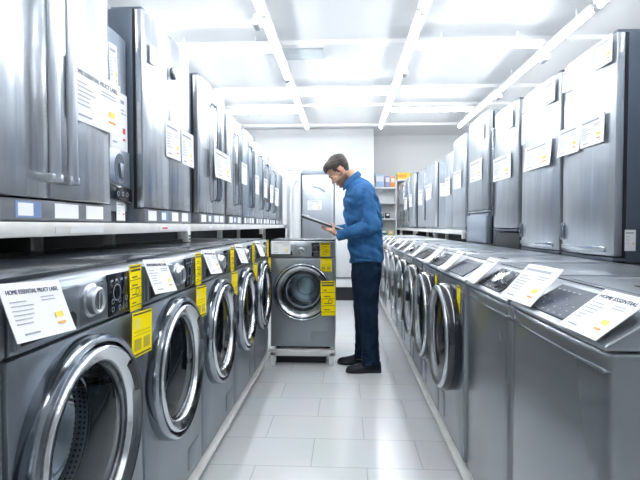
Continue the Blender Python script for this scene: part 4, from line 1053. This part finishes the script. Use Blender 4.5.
# collar, cuffs, placket buttons
cl = MB(); NB = (0.052, 4.14, 1.592)
ca_, cb_ = [], []
for i in range(36):
    a = 2 * PI * i / 36; c, s = math.cos(a), math.sin(a)
    ca_.append((c, s))
def cring(r, ry, dz, xo): return [L_((NB[0] + xo + r * c, NB[1] + ry * s, NB[2] + dz + 0.85 * r * c)) for c, s in ca_]
cl.loft([cring(0.070, 0.080, -0.016, 0.010), cring(0.060, 0.068, 0.016, 0.0), cring(0.058, 0.066, 0.026, -0.005), cring(0.064, 0.073, 0.022, -0.004), cring(0.078, 0.090, -0.016, 0.006), cring(0.075, 0.086, -0.026, 0.008)], 'shirt', False, False)
cl.build('collar', so_)
for s in (-1, 1):
    a, e, w_ = ARM[s]; d_ = (Vector(w_) - Vector(e)).normalized(); p0 = Vector(w_) - d_ * 0.035; p1 = Vector(w_) + d_ * 0.016
    cf = MB(); cf.tube([L_(p0 - d_ * 0.006), L_(p0), L_(p1), L_(p1 + d_ * 0.003)], [0.040, 0.0455, 0.043, 0.038], 'shirt', 22); cf.build('cuff', so_)
bt_ = MB()
for z, x in ((1.42, -0.004), (1.33, -0.013), (1.24, -0.010), (1.15, 0.002), (1.06, 0.016), (0.98, 0.031)):
    bt_.lathe([(0.006, 0), (0.006, -0.004), (0.0005, -0.004)], 'button', L_((x - 0.004, 4.14, z)), 10, 'x')
bt_.build('button', so_)
# pocket on the viewer's side of the chest is a stitched patch
# ---- trousers
tr = MB()
tr.loft([[L_(p) for p in ell(0.182, 4.14, z, rx, ry, 40, 2.5)] for z, rx, ry in ((0.97, 0.118, 0.145), (0.92, 0.126, 0.152), (0.86, 0.128, 0.155), (0.80, 0.122, 0.150), (0.765, 0.10, 0.13))], 'trousers')
def leg(mb, pts):
    s = smooth_loft(pts, 7); rings = []
    for i, (x, y, z, rx, ry) in enumerate(s):
        f = 1 + 0.02 * math.sin(z * 70 + x * 20) * (1 - sst(0.55, 0.75, z)) + (0.03 * math.sin(z * 120) if z < 0.24 else 0) + 0.015 * math.sin(z * 42)
        rings.append([L_(p) for p in ell(x, y, z, rx * f, ry * f, 26, 2.2)])
    mb.loft(rings, 'trousers')
leg(tr, [(0.182, 4.065, 0.86, 0.125, 0.085), (0.180, 4.06, 0.76, 0.116, 0.088), (0.180, 4.055, 0.64, 0.102, 0.084), (0.186, 4.05, 0.50, 0.090, 0.076), (0.198, 4.045, 0.34, 0.080, 0.068), (0.210, 4.04, 0.18, 0.074, 0.064), (0.214, 4.04, 0.10, 0.078, 0.066), (0.212, 4.04, 0.062, 0.080, 0.066)])
leg(tr, [(0.176, 4.215, 0.86, 0.120, 0.085), (0.165, 4.22, 0.76, 0.112, 0.086), (0.160, 4.23, 0.64, 0.096, 0.082), (0.158, 4.235, 0.50, 0.084, 0.074), (0.160, 4.245, 0.34, 0.074, 0.068), (0.158, 4.25, 0.18, 0.069, 0.064), (0.155, 4.25, 0.10, 0.073, 0.066), (0.152, 4.25, 0.062, 0.076, 0.066)])
to = tr.build('trousers', man); to['label'] = 'navy trousers'
rm = to.modifiers.new('remesh', 'REMESH'); rm.mode = 'VOXEL'; rm.voxel_size = 0.007; rm.use_smooth_shade = True
rm = to.modifiers.new('smooth', 'SMOOTH'); rm.factor = 0.5; rm.iterations = 4
bpy.context.view_layer.update()
me = bpy.data.meshes.new_from_object(to.evaluated_get(bpy.context.evaluated_depsgraph_get()))
to.modifiers.clear(); to.data = me; me.shade_smooth()
# ---- shoes: lofted along the foot
def shoe(hx, y, yaw):
    X = Matrix.Translation(Vector((hx, y, 0)) - B) @ Matrix.Rotation(yaw, 4, 'Z')
    def ring(t, w, hh, z0=0.018):
        return [(-t, w * math.cos(a) * (1.0 if math.sin(a) < 0 else 1 - 0.25 * math.sin(a)), z0 + hh * max(-0.05, math.sin(a)) if math.sin(a) > 0 else z0 + 0.004 * math.sin(a)) for a in [2 * PI * i / 20 for i in range(20)]]
    u = MB(); u.X = X
    u.loft([ring(*q) for q in smooth_loft([(0.0, 0.020, 0.050), (0.010, 0.034, 0.075), (0.045, 0.039, 0.088), (0.085, 0.040, 0.092), (0.12, 0.042, 0.080), (0.16, 0.047, 0.060), (0.21, 0.050, 0.046), (0.25, 0.045, 0.038), (0.278, 0.030, 0.027), (0.288, 0.012, 0.014)], 3)], 'shoe')
    so = u.build('shoe', man)
    p = []
    prof = [(0.002, 0.026), (-0.004, 0.0)]
    top = [(0.0, 0.022), (0.012, 0.037), (0.05, 0.041), (0.10, 0.042), (0.16, 0.050), (0.21, 0.053), (0.25, 0.048), (0.28, 0.033), (0.292, 0.013)]
    poly = [(-t, w) for t, w in smooth_loft(top, 3)]; poly += [(x, -w) for x, w in poly[::-1]]
    s2 = MB(); s2.X = X; s2.prism(poly, 0.001, 0.024, 'sole', 'z', 0.003, 1, 50); s2.build('sole', so)
    lc = MB(); lc.X = X
    for t, z in ((0.115, 0.100), (0.130, 0.092), (0.145, 0.084), (0.158, 0.077)): lc.tube([(-t, -0.022, z - 0.008), (-t, 0, z), (-t, 0.022, z - 0.008)], 0.003, 'sole', 6)
    lc.build('shoe_lace', so)
    return so
shoe(0.300, 4.035, math.radians(3)); shoe(0.226, 4.255, math.radians(-4))

# ---- clipboard
ct = thing('clipboard', 'dark clipboard with white papers held tilted in the hands of the man', 'clipboard', tuple(CB0))
CX = Matrix(((-cu_.x, 0, cn.x, 0), (0, 1, 0, 0), (-cu_.z, 0, cn.z, 0), (0, 0, 0, 1)))   # local -x runs along the board, z is its normal
ct.matrix_world = Matrix.Translation(CB0) @ CX
LNG = CBU.length
MB().box(-LNG, 0.0, -0.118, 0.118, -0.009, 0.009, 'rubber', 0.003).build('board', ct)
pp = MB().box(-LNG - 0.004, -0.01, -0.108, 0.108, 0.009, 0.017, 'paper', 0.001).build('paper_pad', ct)
MB().box(-LNG - 0.012, -0.02, -0.112, 0.112, -0.0125, -0.0095, 'paper', 0.001).build('back_sheet', ct)
cp_ = MB().box(-LNG + 0.004, -LNG + 0.05, -0.055, 0.055, 0.017, 0.024, 'satin', 0.003).build('clip', ct)
ln = MB()
for q in range(10): ln.box(-LNG + 0.07 + q * 0.022, -LNG + 0.074 + q * 0.022, -0.09, 0.09 - random.uniform(0, 0.06), 0.017, 0.0174, 'ink_grey')
ln.build('text_print', pp)

# ------------------------------------------------------------------ camera and world
F_, VX, VY = 490.0, 345.0, 225.5
yaw = math.atan((VX - 320) / F_); pit = math.atan((240 - VY) / math.hypot(F_, VX - 320))
cd = bpy.data.cameras.new('camera'); cd.sensor_width = 36; cd.lens = F_ / 640 * 36; cd.clip_start = 0.05
cam = bpy.data.objects.new('camera', cd); C.objects.link(cam)
cam.location = (0, 0, 1.21); cam.rotation_euler = (PI / 2 - pit, 0, yaw)
sc = bpy.context.scene; sc.camera = cam
w = bpy.data.worlds.new('world'); sc.world = w; w.use_nodes = True
w.node_tree.nodes['Background'].inputs[0].default_value = (0.8, 0.9, 1, 1); w.node_tree.nodes['Background'].inputs[1].default_value = 0.3
sc.view_settings.view_transform = 'Standard'; sc.view_settings.look = 'None'; sc.view_settings.gamma = 1; sc.view_settings.use_curve_mapping = False
sc.view_settings.exposure = 0.98
try:
    sc.cycles.use_denoising = True; sc.cycles.denoiser = 'OPENIMAGEDENOISE'
    sc.cycles.max_bounces = 10; sc.cycles.transparent_max_bounces = 12; sc.cycles.sample_clamp_indirect = 8
except Exception: pass
